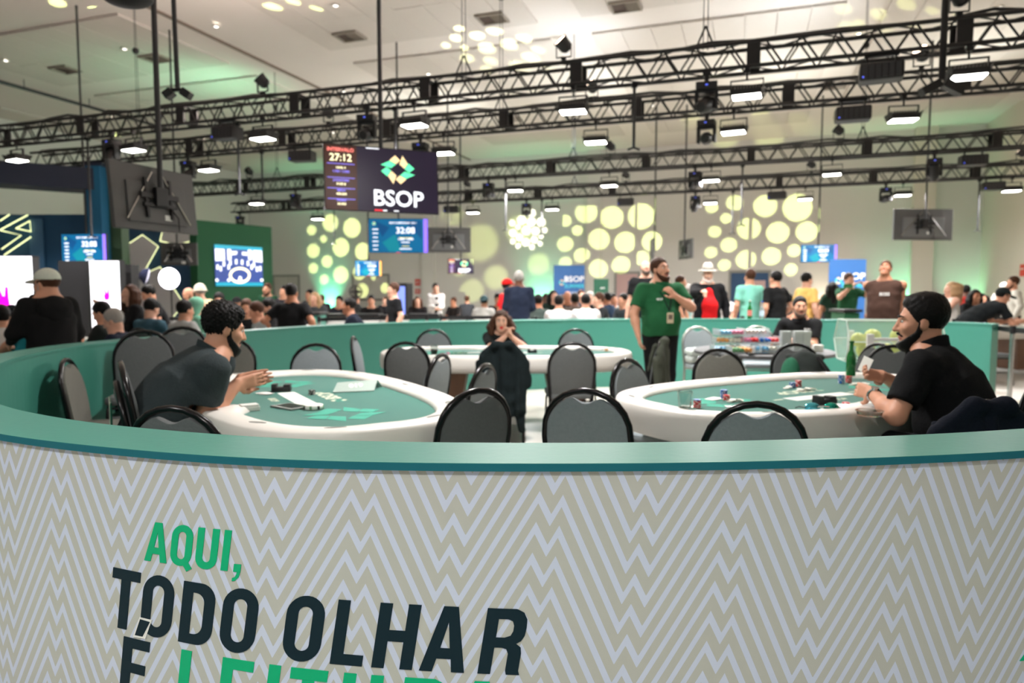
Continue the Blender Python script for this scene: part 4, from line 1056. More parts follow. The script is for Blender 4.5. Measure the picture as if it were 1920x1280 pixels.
# bags of plastic on the silver chair
ch = onz(1325, 700, .48); cx, cy = atx(1322, 8.75)
for k in range(2):
    s = SDF(); 
    for i in range(5): s.cap((-.17+random.uniform(-.02, .02), -.1+.05*i, .06), (.17, -.1+.05*i, .05+random.uniform(0, .03)), .045, .04, k=.03)
    s.noise(.006, 60, k)
    tag(link('plastic_bag', s.mesh(.012, M('plastic_film', (206, 214, 210), rough=.15, var=.1, alpha=.85)), None, (cx, cy+.02, .475+k*.095)), ['lower', 'upper'][k]+' folded clear plastic bag on the silver framed chair', 'plastic bag')
# ================================================================== ACRYLIC DRAW CASE on a white stand
AC = Vector((3.72, 6.75, 0))
t = thing('acrylic_draw_case', 'clear acrylic hexagonal draw case on a white stand by the back wall', 'display case', AC, R(-12))
hexp = [(-.30, .0), (-.16, .20), (.16, .20), (.30, .0), (.16, -.20), (-.16, -.20)]
b = MB(); L = .42
for i in range(6):
    (y0, z0), (y1, z1) = hexp[i], hexp[(i+1) % 6]
    b.add([(-L, y0, .92+z0), (L, y0, .92+z0), (L, y1, .92+z1), (-L, y1, .92+z1)], [(0, 1, 2, 3)])
b.add([(-L, y, .92+z) for y, z in hexp], [tuple(range(6))]); b.add([(L, y, .92+z) for y, z in hexp], [tuple(range(5, -1, -1))])
case = b.build('case', M('acrylic_sheet', (215, 232, 222), rough=.05, alpha=.28, var=0), t)
eb = MB()
for i in range(6):
    y, z = hexp[i]; eb.cyl((-L, y, .92+z), (L, y, .92+z), .006, n=6)
    y1, z1 = hexp[(i+1) % 6]
    for s in (-L, L): eb.cyl((s, y, .92+z), (s, y1, .92+z1), .006, n=6)
eb.build('bonded_edge', M('acrylic_edge', (225, 240, 232), rough=.1), t)
for x in (-.25, .32):
    MB().bbox((x, -.33, .5), (.06, .04, 1.0), .004).build('post', m_white, t)
    MB().bbox((x, .33, .5), (.06, .04, 1.0), .004).build('post', m_white, t)
MB().bbox((.03, -.33, .95), (.6, .03, .03), .004).build('axle_bar', m_white, t); MB().bbox((.03, 0, .03), (.75, .72, .04), .004).build('base_frame', m_white, t)
m_ball = M('yellow_ball', (205, 212, 90), rough=.4)
for k, (x, y, z, r_) in enumerate([(-.2, .0, .82, .09), (-.02, -.04, .81, .085), (.15, .05, .82, .09), (.3, -.02, .8, .075), (-.1, .08, .95, .08), (.1, -.02, .96, .085), (.26, .06, .93, .075), (-.3, -.05, .93, .07)]):
    tag(MB().lathe([(r_*math.sin(math.pi*i/8), -r_*math.cos(math.pi*i/8)) for i in range(9)], n=14).build('draw_ball', m_ball, None, 60, AC+Vector((x, y-.1*x, z))), 'yellow ball inside the clear acrylic draw case', 'ball', 'yellow balls in the acrylic case')
# ================================================================== green number signs on the stacked chairs
m_sg = M('sign_green', (6, 74, 54), rough=.4)
def chair_sign(p, rz, txt, label):
    t = thing('seat_sign', label, 'sign', p, rz)
    MB().bbox((0, 0, .15), (.24, .008, .30), .002).build('board', m_sg, t); MB().box((0, -.005, .295), (.24, .002, .008)).box((-.117, -.005, .15), (.006, .002, .3)).build('pale_edge', m_cream, t)
    link('lettering', text_mesh(txt, .13, m_cream, bold=.006), t, (0, -.006, .1), (R(90), 0, 0)); return t
a1 = math.atan2(.52, .854)
chair_sign(Vector((LD[0]-.30*.854, LD[1]-.30*.52, .55)), a1-math.pi/2, '34', 'green number sign on the back of the left dealer\'s chair')
a2 = math.atan2(.8, -.6)
chair_sign(Vector((RD[0]+.06+.31*.6, RD[1]-.05-.31*.8, .60)), a2-math.pi/2, '35', 'green 35 sign on the back of the right dealer\'s chair')
# ================================================================== JACKETS over chairs
def jacket(loc, face, col, label, length=.62, wide=.23, seed=0, legs=((-.13, .12), (.12, .1))):
    s = SDF(); rnd = random.Random(seed)
    top = .95
    s.cap((-wide+.03, -.27, top-.13), (-.07, -.285, top-.03), .03, .03, k=.05); s.cap((-.07, -.285, top-.03), (.07, -.285, top-.03), .03, .03, k=.05); s.cap((.07, -.285, top-.03), (wide-.03, -.27, top-.13), .03, .03, k=.05)
    for i in range(9):
        x = -wide+.02+(2*wide-.04)*i/8; z1 = top-length+rnd.uniform(-.07, .07); zt = top-.05-.12*abs(x/wide)**2.2
        s.cap((x, -.265-.02*rnd.random(), zt), (x*1.04+rnd.uniform(-.015, .015), -.315+.03*math.sin(i*2.3+seed), z1), .03, .026+.012*rnd.random(), k=.022)
        if i % 2: s.cap((x, -.20, zt-.02), (x, -.165, top-.3), .018, .015, k=.03)
    for x, dz in legs: s.cap((x, -.30, top-length+.05), (x*1.2+.02, -.31, top-length-dz), .045, .035, k=.04)
    for sx in (-1, 1): s.cap((sx*wide, -.25, top-.2), (sx*(wide+.03), -.27, top-length+.2), .038, .03, k=.03)
    s.noise(.004, 38, seed)
    o = link('jacket', s.mesh(.011, cloth('jacket_'+str(seed), col)), None, (loc[0], loc[1], 0), (0, 0, math.atan2(face[1], face[0])-math.pi/2))
    return tag(o, label, 'jacket', 'jackets hung over chairs')
jacket(CJ, (0, 1), (14, 24, 26), 'long black jacket draped over the chair before the woman dealer', .6, .21, 1, ((-.13, .16), (.13, .2)))
jacket(CO, (-.9, .35), (64, 68, 58), 'olive jacket draped over the chair at the end of middle table', .68, .22, 2, ((-.05, .16),))
jacket(CN, (-.1, 1), (12, 18, 30), 'navy jacket draped over the chair beside the bearded dealer', .55, .25, 3)
# backpack on the chair behind the right table
s = SDF(); s.ell((0, 0, .2), (.17, .12, .22), k=.04).ell((0, -.1, .14), (.12, .06, .12), k=.03).cap((-.12, .1, .36), (.14, .08, .36), .03, k=.03).noise(.004, 40, 2)
bp_ = thing('backpack', 'grey green backpack slumped on the chair behind right table', 'backpack', (CB[0]-.02, CB[1]-.02, .485), R(-15))
link('bag', s.mesh(.012, cloth('backpack_grey', (52, 58, 56))), bp_)
s = SDF(); s.ell((-.12, -.07, .22), (.08, .07, .15), k=.03); link('pocket_green', s.mesh(.012, cloth('backpack_green', (50, 110, 84))), bp_)
s = SDF(); s.ell((-.13, -.12, .15), (.05, .03, .08), k=.03); link('pocket_red', s.mesh(.012, cloth('backpack_rust', (92, 38, 30))), bp_)
MB().tube([(.08, -.1, .38), (.17, -.14, .25), (.19, -.12, .08)], .018, 6).build('strap', m_blackp, bp_, 60)
# ================================================================== PEOPLE
SK = {'fair': M('skin_fair', (216, 166, 142), rough=.5, var=.05, vscale=20, spec=.35), 'mid': M('skin_mid', (206, 150, 122), rough=.5, var=.05, vscale=20, spec=.35), 'tan': M('skin_tan', (176, 120, 92), rough=.5, var=.06, vscale=20, spec=.35), 'dark': M('skin_dark', (104, 68, 52), rough=.5, var=.06, vscale=20, spec=.35)}
LIP = M('lips_natural', (176, 104, 92), rough=.45); LIPR = M('lips_red', (200, 30, 34), rough=.35)
EYEW = M('eye_white', (232, 230, 226), rough=.2); IRIS = M('eye_iris', (40, 26, 20), rough=.15)
HC = {'black': M('hair_black', (16, 14, 13), rough=.45, var=.35, vscale=90, bump=.4, bscale=160, spec=.15), 'brown': M('hair_brown', (70, 44, 30), rough=.5, var=.35, vscale=90, bump=.4, bscale=160, spec=.15), 'lbrown': M('hair_light_brown', (128, 88, 64), rough=.5, var=.35, vscale=60, bump=.4, bscale=160, spec=.15), 'grey': M('hair_grey', (160, 156, 150), rough=.5, var=.25, vscale=90, bump=.4, bscale=160, spec=.15), 'white': M('hair_white', (216, 210, 202), rough=.5, var=.15, vscale=90, bump=.4), 'blond': M('hair_blond', (176, 140, 100), rough=.5, var=.3, vscale=60, bump=.3), 'stub': M('hair_stubble', (84, 66, 56), rough=.7, var=.3, vscale=200)}
CLO = {}
def cl(rgb):
    if rgb not in CLO: CLO[rgb] = cloth('cloth_%d_%d_%d' % rgb, rgb)
    return CLO[rgb]
def rotm(yaw, pitch, roll=0): return np.array(Matrix.Rotation(yaw, 3, 'Z') @ Matrix.Rotation(pitch, 3, 'X') @ Matrix.Rotation(roll, 3, 'Y'))
def ik(S, T, l1, l2, hint):
    S, T = V3(S), V3(T); d = T-S; L = np.linalg.norm(d); L2 = min(L, (l1+l2)*.998); u = d/max(L, 1e-6); T = S+u*L2
    a = (l1*l1-l2*l2+L2*L2)/(2*L2); hh = math.sqrt(max(0, l1*l1-a*a)); h = V3(hint)-u*(V3(hint)@u); h = h/max(1e-6, np.linalg.norm(h))
    return S+u*a+h*hh, T
def hand(s, W, d, n, side, curl=.4, sc=1.0, fine=True, m=0):
    d = unit(d); n = unit(n-d*(V3(n)@d)); wv = np.cross(n, d)*side       # wv points to the thumb side
    W = V3(W)
    if not fine:
        s.cap(W, W+d*.085*sc, .03*sc, .034*sc, m, .02, n, .6); e = W+d*.085*sc
        s.cap(e, e+(d*math.cos(curl*1.2)+n*math.sin(curl*1.2))*.075*sc, .031*sc, .022*sc, m, .02, n, .6)
        s.cap(W+d*.03*sc+wv*.02*sc, W+d*.08*sc+wv*.055*sc, .014*sc, .012*sc, m, .012); return
    for o in (-.024, -.008, .010, .026): s.cap(W+d*.008*sc+wv*o*.6*sc, W+d*.088*sc+wv*o*sc, .0165*sc, .014*sc, m, .014, n, .8)
    for i, (o, l) in enumerate(((.029, .072), (.010, .08), (-.009, .076), (-.027, .06))):
        b = W+d*.088*sc+wv*o*sc; p = b; a = curl*.5; dd = d+wv*(o*1.2)
        for k, f in enumerate((.48, .32, .26)):
            dr = unit(dd)*math.cos(a)+n*math.sin(a); q = p+dr*l*f*sc; s.cap(p, q, (.0096-.0008*k)*sc, (.0088-.0009*k)*sc, m, .004); p = q; a += curl*(.95 if k == 0 else .8)
    b = W+d*.02*sc+wv*.026*sc; p = b+(d*.55+wv*.75+n*.25)*.036*sc; q = p+(d*.85+wv*.3+n*.25*(1+curl))*.032*sc; e = q+(d*.95-wv*.05+n*.3*(1+curl))*.024*sc
    s.cap(b, p, .0155*sc, .012*sc, m, .012).cap(p, q, .0115*sc, .0102*sc, m, .005).cap(q, e, .0102*sc, .0085*sc, m, .004)
def person(label, head=None, Y=None, face=(0, -1), pose='stand', lean=(4, 4), hyaw=0, hpitch=0, hroll=0, top=(20, 20, 22), sleeve='short', bottom=(28, 28, 32), shoes=(30, 28, 28), skin='mid', hair='short', hcol='black', beard=None, bcol=None, g=1.0, belly=0.0, h=None, hs=1.0, rh=None, lh=None, rel=None, lel=None, rcurl=.5, lcurl=.5, rhd=None, lhd=None, rhn=None, lhn=None, vox=.013, name='person', lips=False, inner=None, cap=None, group=None, neck=0.0, sleeve_frac=.62, collar=None, shw=1.0, legs=True, seatz=None, hemd=.10, ear=True):
    P = ony(head[0], head[1], Y); fine = vox < .009
    l1, l2 = R(lean[0]), R(lean[1]); d1 = V3(0, math.sin(l1), math.cos(l1)); d2 = V3(0, math.sin(l2), math.cos(l2))
    if h is None: h = min(1.12, max(.9, P.z/1.625)) if pose == 'stand' else 1.0
    hd = unit(V3(0, math.sin(l2)*.45, 1))
    rise = d1*.17*h+d2*.34*h+d2*(.022+neck)*h+hd*.135*h
    hz = P.z-rise[2]
    H = V3(0, 0, hz); waist = H+d1*.17*h; chest = waist+d2*.17*h; nb = chest+d2*.17*h; hc = nb+d2*(.022+neck)*h+hd*.135*h
    rz = math.atan2(face[1], face[0])-math.pi/2
    root = thing(name, label, 'person', (0, 0, 0), rz, group)
    off = Matrix.Rotation(rz, 3, 'Z') @ Vector(hc); root.location = (P.x-off.x, P.y-off.y, 0)
    # legs
    LG = []
    for sx in (1, -1):
        hip = H+V3(sx*.092*h*g, 0, -.02)
        if pose == 'stand': kn = V3(sx*.105*h, .02, hz*.52); an = V3(sx*.115*h, -.02, .085)
        else: kn = V3(sx*.14*h, .42*h, max(hz+.02, .44)); an = V3(sx*.13*h, .40*h, .09)
        LG.append((hip, kn, an))
    # arms
    S = {sx: nb-d2*.045*h+V3(sx*.178*h*shw*(.55+.45*g), 0, -.0) for sx in (1, -1)}
    A = {}
    for sx, tgt, el in ((1, rh, rel), (-1, lh, lel)):
        if tgt is None: tgt = S[sx]+V3(sx*.06, .06 if pose == 'stand' else .2, -.5*h) if pose == 'stand' else S[sx]+V3(-sx*.04, .34, -.33)
        else: tgt = V3(tgt)
        if el is None: el = V3(sx*.5, -.6, -.5)
        A[sx] = ik(S[sx], tgt, .285*h, .25*h, el)
    # --- body: one continuous skin surface
    s = SDF(); Rh = rotm(R(hyaw), R(hpitch), R(hroll)); k_ = hs*h**.3
    def hp(*p): return hc+Rh @ (V3(*p)*k_)
    def he(c, r, m=0, k=.02): s.ell(hp(*c), V3(r)*k_, m, k*k_, Rh)
    he((0, -.014, .035), (.076, .096, .088)); he((0, .028, -.028), (.063, .066, .09), k=.03); he((0, .04, -.088), (.046, .046, .034), k=.025)
    s.cap(hp(0, .078, -.104), hp(0, .074, -.1), .016*k_, k=.02)
    if fine or vox < .0135:
        s.cap(hp(-.034, .082, .03), hp(.034, .082, .03), .010*k_, k=.018)
        for sx in (1, -1): s.sub(hp(sx*.032, .104, .012), V3(.02, .016, .013)*k_, .012, Rh); he((sx*.04, .068, -.02), (.024, .02, .02), k=.02)
    s.cap(hp(0, .09, .018), hp(0, .111, -.028), .0085*k_, .0125*k_, k=.010)
    for sx in (1, -1): s.cap(hp(sx*.011, .096, -.031), hp(sx*.012, .098, -.03), .0085*k_, k=.006)
    he((0, .088, -.062), (.025, .011, .0065), 1, .004); he((0, .087, -.07), (.021, .0115, .006), 1, .004)
    if ear:
        for sx in (1, -1): s.ell(hp(sx*.077, -.004, -.002), V3(.0095, .0195, .030)*k_, 0, .008, Rh)
    s.cap(hp(0, -.025, -.06), nb-d2*.02, .056*k_*(.7+.3*g), .064*(.6+.4*g), k=.03)
    s.cap(S[1], S[-1], .058, k=.05); s.cap(nb-d2*.03, waist, .10*g, .095*g, k=.05, n=np.cross((1, 0, 0), d2), f=.7); s.cap(waist, H, .10*g, .11*g, k=.05, n=(0, 1, 0), f=.75)
    for sx in (1, -1):
        E, W = A[sx]; s.cap(S[sx], E, .05*(.5+.5*g), .042*(.5+.5*g), k=.03); s.cap(E, E+(W-E)*.35, .042*(.5+.5*g), .044*(.5+.5*g), k=.02); s.cap(E+(W-E)*.3, W, .043*(.5+.5*g), .027, k=.02)
        hd_ = (rhd if sx > 0 else lhd); hn_ = (rhn if sx > 0 else lhn); f_ = unit(W-E)
        hd_ = f_ if hd_ is None else V3(hd_); hn_ = V3(-sx, 0, -.2) if hn_ is None else V3(hn_)
        hand(s, W-hd_*.01, hd_, hn_, sx*-1 if False else sx, rcurl if sx > 0 else lcurl, h, fine)
    if legs:
        for hip, kn, an in LG: s.cap(hip, kn, .068, .046, k=.03); s.cap(kn, an, .046, .034, k=.03)
    body = link('body', s.mesh(vox, [SK[skin], LIPR if lips else LIP]), root)
    # --- eyes and brows
    if fine:
        for sx in (1, -1):
            e = MB().lathe([(.0108*math.sin(math.pi*i/8), -.0108*math.cos(math.pi*i/8)) for i in range(9)], n=12); o = e.build('eye', EYEW, root, 60, hp(sx*.031, .0785, .012))
            q = MB().lathe([(.0062*math.sin(math.pi*i/6), -.003*math.cos(math.pi*i/6)) for i in range(7)], n=10).build('iris', IRIS, o, 60, Rh @ np.array((0, .0098, 0)), Matrix(Rh.tolist()).to_quaternion().to_euler()); q.rotation_euler = (Matrix(Rh.tolist()) @ Matrix.Rotation(R(90), 3, 'X')).to_euler()
        b = SDF()
        for sx in (1, -1): b.cap(hp(sx*.014, .094, .032), hp(sx*.032, .092, .039), .0045*k_, k=.004).cap(hp(sx*.032, .092, .039), hp(sx*.05, .078, .033), .0045*k_, .003*k_, k=.004)
        link('eyebrows', b.mesh(.0035, HC[hcol if hcol not in ('stub',) else 'brown']), root)
    # --- hair
    hv = max(vox*.9, .006); q = SDF()
    def qe(c, r, k=.02): q.ell(hp(*c), V3(r)*k_, 0, k*k_, Rh)
    def qcut(p, n, box=None): q.cut(hp(*p), Rh @ V3(*n), .004, None if box is None else (hp(*box[0]), box[1]*k_))
    hm = HC[hcol]
    if hair in ('short', 'curly', 'buzz', 'quiff', 'fade'):
        t_ = {'short': .011, 'curly': .022, 'buzz': .005, 'quiff': .012, 'fade': .009}[hair]
        qe((0, -.02, .056), (.079+t_*.4, .099+t_*.5, .086+t_)); qe((0, -.015, .036), (.0805, .1005, .092), .01)
        if hair == 'quiff': qe((0, .022, .108), (.054, .05, .028)); qe((0, -.02, .118), (.056, .075, .02))
        if hair == 'curly': qe((0, .035, .1), (.066, .052, .04)); qe((0, -.05, .08), (.08, .066, .07)); q.noise(.0065, 230, 1)
        qcut((0, .066 if hair != 'curly' else .082, .075), (0, .88, -.48)); qcut((0, .0, -.02), (0, .62, -.78)); qcut((0, -.05, -.062), (0, 0, -1))
        if hair in ('short', 'quiff', 'fade'): q.noise(.0016, 170, 3)
        if cap: qcut((0, 0, .042), (0, .1, 1))
        link('hair', q.mesh(hv, hm), root)
    elif hair in ('long', 'wavy', 'pony'):
        qe((0, -.018, .04), (.09, .108, .102)); qcut((0, .075, .07), (0, .9, -.44)); qcut((0, .02, -.0), (0, .85, -.5))
        ln = {'long': .34, 'wavy': .2, 'pony': .12}[hair]
        for sx in (1, -1):
            for j, (x, y) in enumerate(((.082, .01), (.092, -.03), (.08, -.07))):
                wv_ = .05 if hair == 'wavy' else .012
                q.cap(hp(sx*x, y, .03), hp(sx*(x+wv_*.8), y-.01, -.07), .034*k_, .04*k_, k=.02).cap(hp(sx*(x+wv_*.8), y-.01, -.07), hp(sx*(x+wv_*.7), y-.0, -.03-ln*.6), .042*k_, .03*k_, k=.02)
        q.cap(hp(0, -.08, .02), hp(0, -.10, -.05-ln*.7), .07*k_, .055*k_, k=.03)
        if hair == 'pony': q.cap(hp(0, -.1, .09), hp(0, -.16, .06), .035, .03, k=.02).cap(hp(0, -.16, .06), hp(0, -.16, -.22), .035, .02, k=.02)
        if hair == 'wavy': q.noise(.006, 110, 2)
        else: q.noise(.002, 120, 2)
        q.cut(hp(0, .078, -.02), Rh @ V3(0, 1, 0), .004)
        link('hair', q.mesh(hv, hm if hair != 'wavy' else HC['brown']), root)
    elif hair == 'rim':                                   # balding: sides and back only
        qe((0, -.018, .02), (.083, .103, .085)); qcut((0, 0, .06), (0, .25, 1)); qcut((0, .03, 0), (0, 1, -.1)); qcut((0, -.05, -.06), (0, 0, -1)); link('hair', q.mesh(hv, hm), root)
    # --- headgear
    if cap:
        kind, col = cap; c_ = SDF(); cm_ = cl(col)
        def ce(c, r, k=.02): c_.ell(hp(*c), V3(r)*k_, 0, k*k_, Rh)
        if kind in ('cap', 'backcap'):
            ce((0, -.014, .05), (.092, .11, .098)); c_.cut(hp(0, 0, .045), Rh @ V3(0, .12, -1), .004)
            sg = 1 if kind == 'cap' else -1
            link('cap', c_.mesh(max(.007, vox*.8), cm_), root)
            v_ = SDF(); v_.ell(hp(0, sg*.125, .045), V3(.075, .075, .012)*k_, 0, .01, Rh @ rotm(0, R(-8*sg))); o = link('cap_visor', v_.mesh(max(.006, vox*.7), cm_), root)
        elif kind == 'bucket':
            ce((0, -.012, .075), (.088, .105, .085)); c_.cut(hp(0, 0, .05), Rh @ V3(0, 0, -1)); c_.cap(hp(0, -.01, .045), hp(0, -.01, .02), .105*k_, .128*k_, k=.01); c_.cut(hp(0, 0, .018), Rh @ V3(0, 0, -1)); link('bucket_hat', c_.mesh(max(.008, vox*.8), cm_), root)
        elif kind == 'fedora':
            c_.cap(hp(0, -.01, .075), hp(0, -.01, .12), .088*k_, .078*k_, k=.02); c_.sub(hp(0, 0, .215), V3(.022, .09, .03)*k_, .02, Rh); c_.cut(hp(0, 0, .06), Rh @ V3(0, 0, -1)); c_.ell(hp(0, -.005, .066), V3(.155, .165, .011)*k_, 0, .012, Rh); o = link('hat', c_.mesh(.008, cm_), root)
            b_ = SDF(); b_.cap(hp(0, -.01, .085), hp(0, -.01, .09), .092*k_, k=.01); b_.cut(hp(0, 0, .074), Rh @ V3(0, 0, -1)); b_.cut(hp(0, 0, .102), Rh @ V3(0, 0, 1)); link('hat_band', b_.mesh(.007, cl((16, 16, 18))), root)
        elif kind == 'hood':
            ce((0, -.025, .03), (.1, .118, .112)); c_.cap(hp(0, -.05, -.03), hp(0, -.06, -.12), .085*k_, .095*k_, k=.03); c_.sub(hp(0, .12, -.01), V3(.07, .11, .1)*k_, .02, Rh); link('hood', c_.mesh(max(.009, vox*.9), cm_), root)
    # --- beard
    if beard:
        b = SDF(); bm_ = HC[bcol or hcol]; t_ = .012 if beard == 'full' else .006
        if beard in ('full', 'stubble'):
            b.ell(hp(0, .03, -.058), V3(.064+t_, .064+t_*.8, .068+t_)*k_, 0, .02, Rh); b.ell(hp(0, .048, -.098), V3(.046+t_, .046+t_, .034+t_)*k_, 0, .02, Rh)
            b.cut(hp(0, .03, -.036), Rh @ V3(0, .62, .78)); b.cut(hp(0, -.004, -.03), Rh @ V3(0, -1, -.55)); b.sub(hp(0, .11, -.066), V3(.026, .03, .011)*k_, .006, Rh)
            for sx in (1, -1): b.cap(hp(sx*.0765, .016, .012), hp(sx*.07, .024, -.045), .0045*k_, .008*k_, k=.012)
        else: b.ell(hp(0, .075, -.1), V3(.028, .028, .03)*k_, 0, .01, Rh)
        b.cap(hp(-.03, .082, -.06), hp(-.004, .1, -.046), .0065*k_, .007*k_, k=.006).cap(hp(.03, .082, -.06), hp(.004, .1, -.046), .0065*k_, .007*k_, k=.006)
        if fine: b.noise(.0012, 260, 1)
        link('beard', b.mesh(min(vox, .008), bm_), root)
    # --- shirt
    c = SDF(); nrm = np.cross((1, 0, 0), d2); tm = cl(top)
    c.cap(H+d1*.0, waist, .165*g*h, .158*g*h, k=.05, n=(0, 1, 0), f=.74); c.cap(waist, chest, .158*g*h, .168*g*h, k=.06, n=nrm, f=.72); c.cap(chest, nb-d2*.09*h, .168*g*h, .125*h, k=.06, n=nrm, f=.74)
    c.cap(S[1]*.93+S[-1]*.07-d2*.02, S[-1]*.93+S[1]*.07-d2*.02, .078*h, k=.06); c.cap(nb-d2*.05*h, nb+d2*.015*h, .098*h, .062*(.6+.4*g)*h+.012, k=.04)
    if belly: c.ell(waist+V3(0, .07+.06*belly, -.03), V3(.15*g, .10+.07*belly, .17), 0, .07)
    for sx in (1, -1):
        E, W = A[sx]
        if sleeve == 'short':
            e = S[sx]+(E-S[sx])*(sleeve_frac+.12); c.cap(S[sx], e, .068*h*(.6+.4*g), .066*h*(.6+.4*g), k=.04); c.cut(S[sx]+(E-S[sx])*(sleeve_frac+.08), E-S[sx], .004, (e, .085))
        elif sleeve == 'long':
            c.cap(S[sx], E, .07*h*(.6+.4*g), .06*h*(.6+.4*g)+.004, k=.04); c.cap(E, E+(W-E)*.93, .06*h*(.6+.4*g)+.004, .044*h, k=.03)
        elif sleeve == 'none': c.cap(S[sx]*.8+S[-sx]*.2, S[sx]*.8+S[-sx]*.2, .06*h, k=.04)
    hem = H-d1*hemd*h
    c.cap(H, hem, .166*g*h, .162*g*h, k=.04, n=(0, 1, 0), f=.74); c.cut(hem+d1*.02, -d1, .004)
    c.cut(nb+d2*.03*h, d2*.95+V3(0, .22, 0), .004, (nb+d2*.07*h, .1))
    c.noise(.0035 if fine else .004, 34, len(label) % 7)
    sh = link('shirt', c.mesh(vox*1.1, tm), root)
    if inner:                                            # open jacket: a strip of another shirt down the chest
        i_ = SDF(); fr_ = max(.168*g*h*.72+.05*belly, .07+.06*belly+.10+.07*belly if belly else 0)+.014; r_ = .10*h*g
        yw = waist[1]+fr_-r_*.6
        i_.cap(nb+V3(0, .052, -.05), chest+V3(0, .168*g*h*.72-.03, .06), .035*h, .05*h, k=.03); i_.cap(chest+V3(0, .168*g*h*.72-.035, .06), V3(0, yw, waist[2]+.02), .055*h, r_, k=.04, n=nrm, f=.6); i_.cap(V3(0, yw, waist[2]+.02), V3(0, yw-.02, H[2]-.06), r_, r_*.95, k=.03, n=(0, 1, 0), f=.6)
        link('inner_shirt', i_.mesh(vox*1.1, cl(inner)), root)
    if collar is not None:
        k2 = SDF(); nd = unit(hp(0, -.03, -.06)-nb); k2.cap(nb-nd*.02*h, nb+nd*.07*h, .100*(.6+.4*g), .086*(.6+.4*g), k=.02); k2.cut(nb+nd*.06*h, nd+V3(0, .45, 0), .004); link('collar', k2.mesh(vox, cl(collar)), root)
    if legs:
        t = SDF(); t.cap(H-V3(0, 0, .0), H+d1*.05, .155*g*h, .15*g*h, k=.05, n=(0, 1, 0), f=.76)
        for hip, kn, an in LG: t.cap(hip, kn, .088*h*(.5+.5*g), .066*h, k=.04); t.cap(kn, an, .066*h, .055*h, k=.03)
        link('trousers', t.mesh(max(vox*1.2, .013), cl(bottom)), root)
        for hip, kn, an in LG:
            z = SDF(); z.cap((an[0], an[1]-.04, .045), (an[0]*1.08, an[1]+.15, .036), .044, .038, k=.02); z.cut((0, 0, .002), (0, 0, -1)); link('shoe', z.mesh(.012, cl(shoes)), root)
    root['_'] = 0; del root['_']
    return root, dict(hp=hp, S=S, A=A, nb=nb, H=H, waist=waist, chest=chest, Rh=Rh, hc=hc, d2=d2)
# ------------------------------------------------------------------ the people in and right behind the pen
HV = .0068
# left dealer: leaning on the table, palms together
p, d = person('left dealer in black shirt with curly hair and beard, hands together on table', (421, 619), 3.72, (.86, .5), 'sit', (22, 42), 4, -12, top=(50, 58, 60), skin='mid', hair='curly', hcol='black', beard='full', g=1.32, belly=.5, h=1.06, hs=.98,
              rh=(.05, .42, .90), lh=(-.055, .45, .91), rel=(.5, -.9, -.6), lel=(-.5, -.9, -.6), rcurl=.12, lcurl=.12, rhd=(-.25, .95, .12), lhd=(.25, .95, .12), rhn=(-1, .0, .1), lhn=(1, .0, .1), vox=HV, sleeve_frac=.5, shw=1.08, collar=(48, 56, 58))
# right dealer: bearded, holding a card
p, d = person('bearded dealer in black polo at right, holding a card up', (1727, 606), 3.60, (-.62, .62), 'sit', (8, 28), 22, -2, top=(14, 15, 17), skin='mid', hair='quiff', hcol='black', beard='full', g=1.24, belly=.4, h=1.05, hs=1.08,
              rh=(.10, .44, .93), lh=(-.20, .40, .87), rel=(.9, -.1, -.6), lel=(-.8, -.3, -.7), rcurl=.75, lcurl=.6, rhd=(-.75, .6, .1), lhd=(.5, .85, .05), rhn=(-.5, -.6, .5), lhn=(.8, -.4, -.2), vox=HV, sleeve_frac=.68, collar=(12, 12, 14), shw=1.05)
RW = d['A'][-1][1]; RWr = d['A'][1][1]
t = MB().bbox((0, 0, 0), (.063, .0012, .089), .0004).build('playing_card', m_card, None, None, p.matrix_basis @ Vector(RWr+V3(-.06, .07, .06)), (R(10), R(-18), p.rotation_euler.z+R(70)))
tag(t, 'single white card held up in the bearded dealer\'s fingers', 'playing card')
E_, W_2 = d['A'][-1]; u_ = unit(W_2-E_); c_ = W_2-u_*.03
wt = MB()
x_ = unit(np.cross(u_, (0, 0, 1))); y_ = np.cross(u_, x_)
wt.tube([c_+(x_*math.cos(a)+y_*math.sin(a))*.034 for a in (2*math.pi*i/20 for i in range(20))], .006, 6, True); wt.cyl(c_-y_*.03, c_-y_*.044, .019, n=16)
wt.build('wrist_watch', m_chrome, p, 50)
# woman dealer in the middle, chin on hands
p, d = person('woman dealer with wavy brown hair and red lips, hands at her chin', (940, 603), 8.0, (.02, -1), 'sit', (10, 26), 0, -4, top=(20, 24, 24), skin='fair', hair='wavy', hcol='brown', g=.86, h=.95, hs=1.0, rh=(-.055, .33, .90), lh=(-.115, .33, .885), rel=(.8, .2, -.7), lel=(-.8, .2, -.7), rcurl=.8, lcurl=.9, rhd=(-.45, -.05, .8), lhd=(.25, -.05, .9), rhn=(-.9, .2, -.3), lhn=(.9, .2, -.3), vox=.0072, lips=True, bottom=(16, 16, 18))
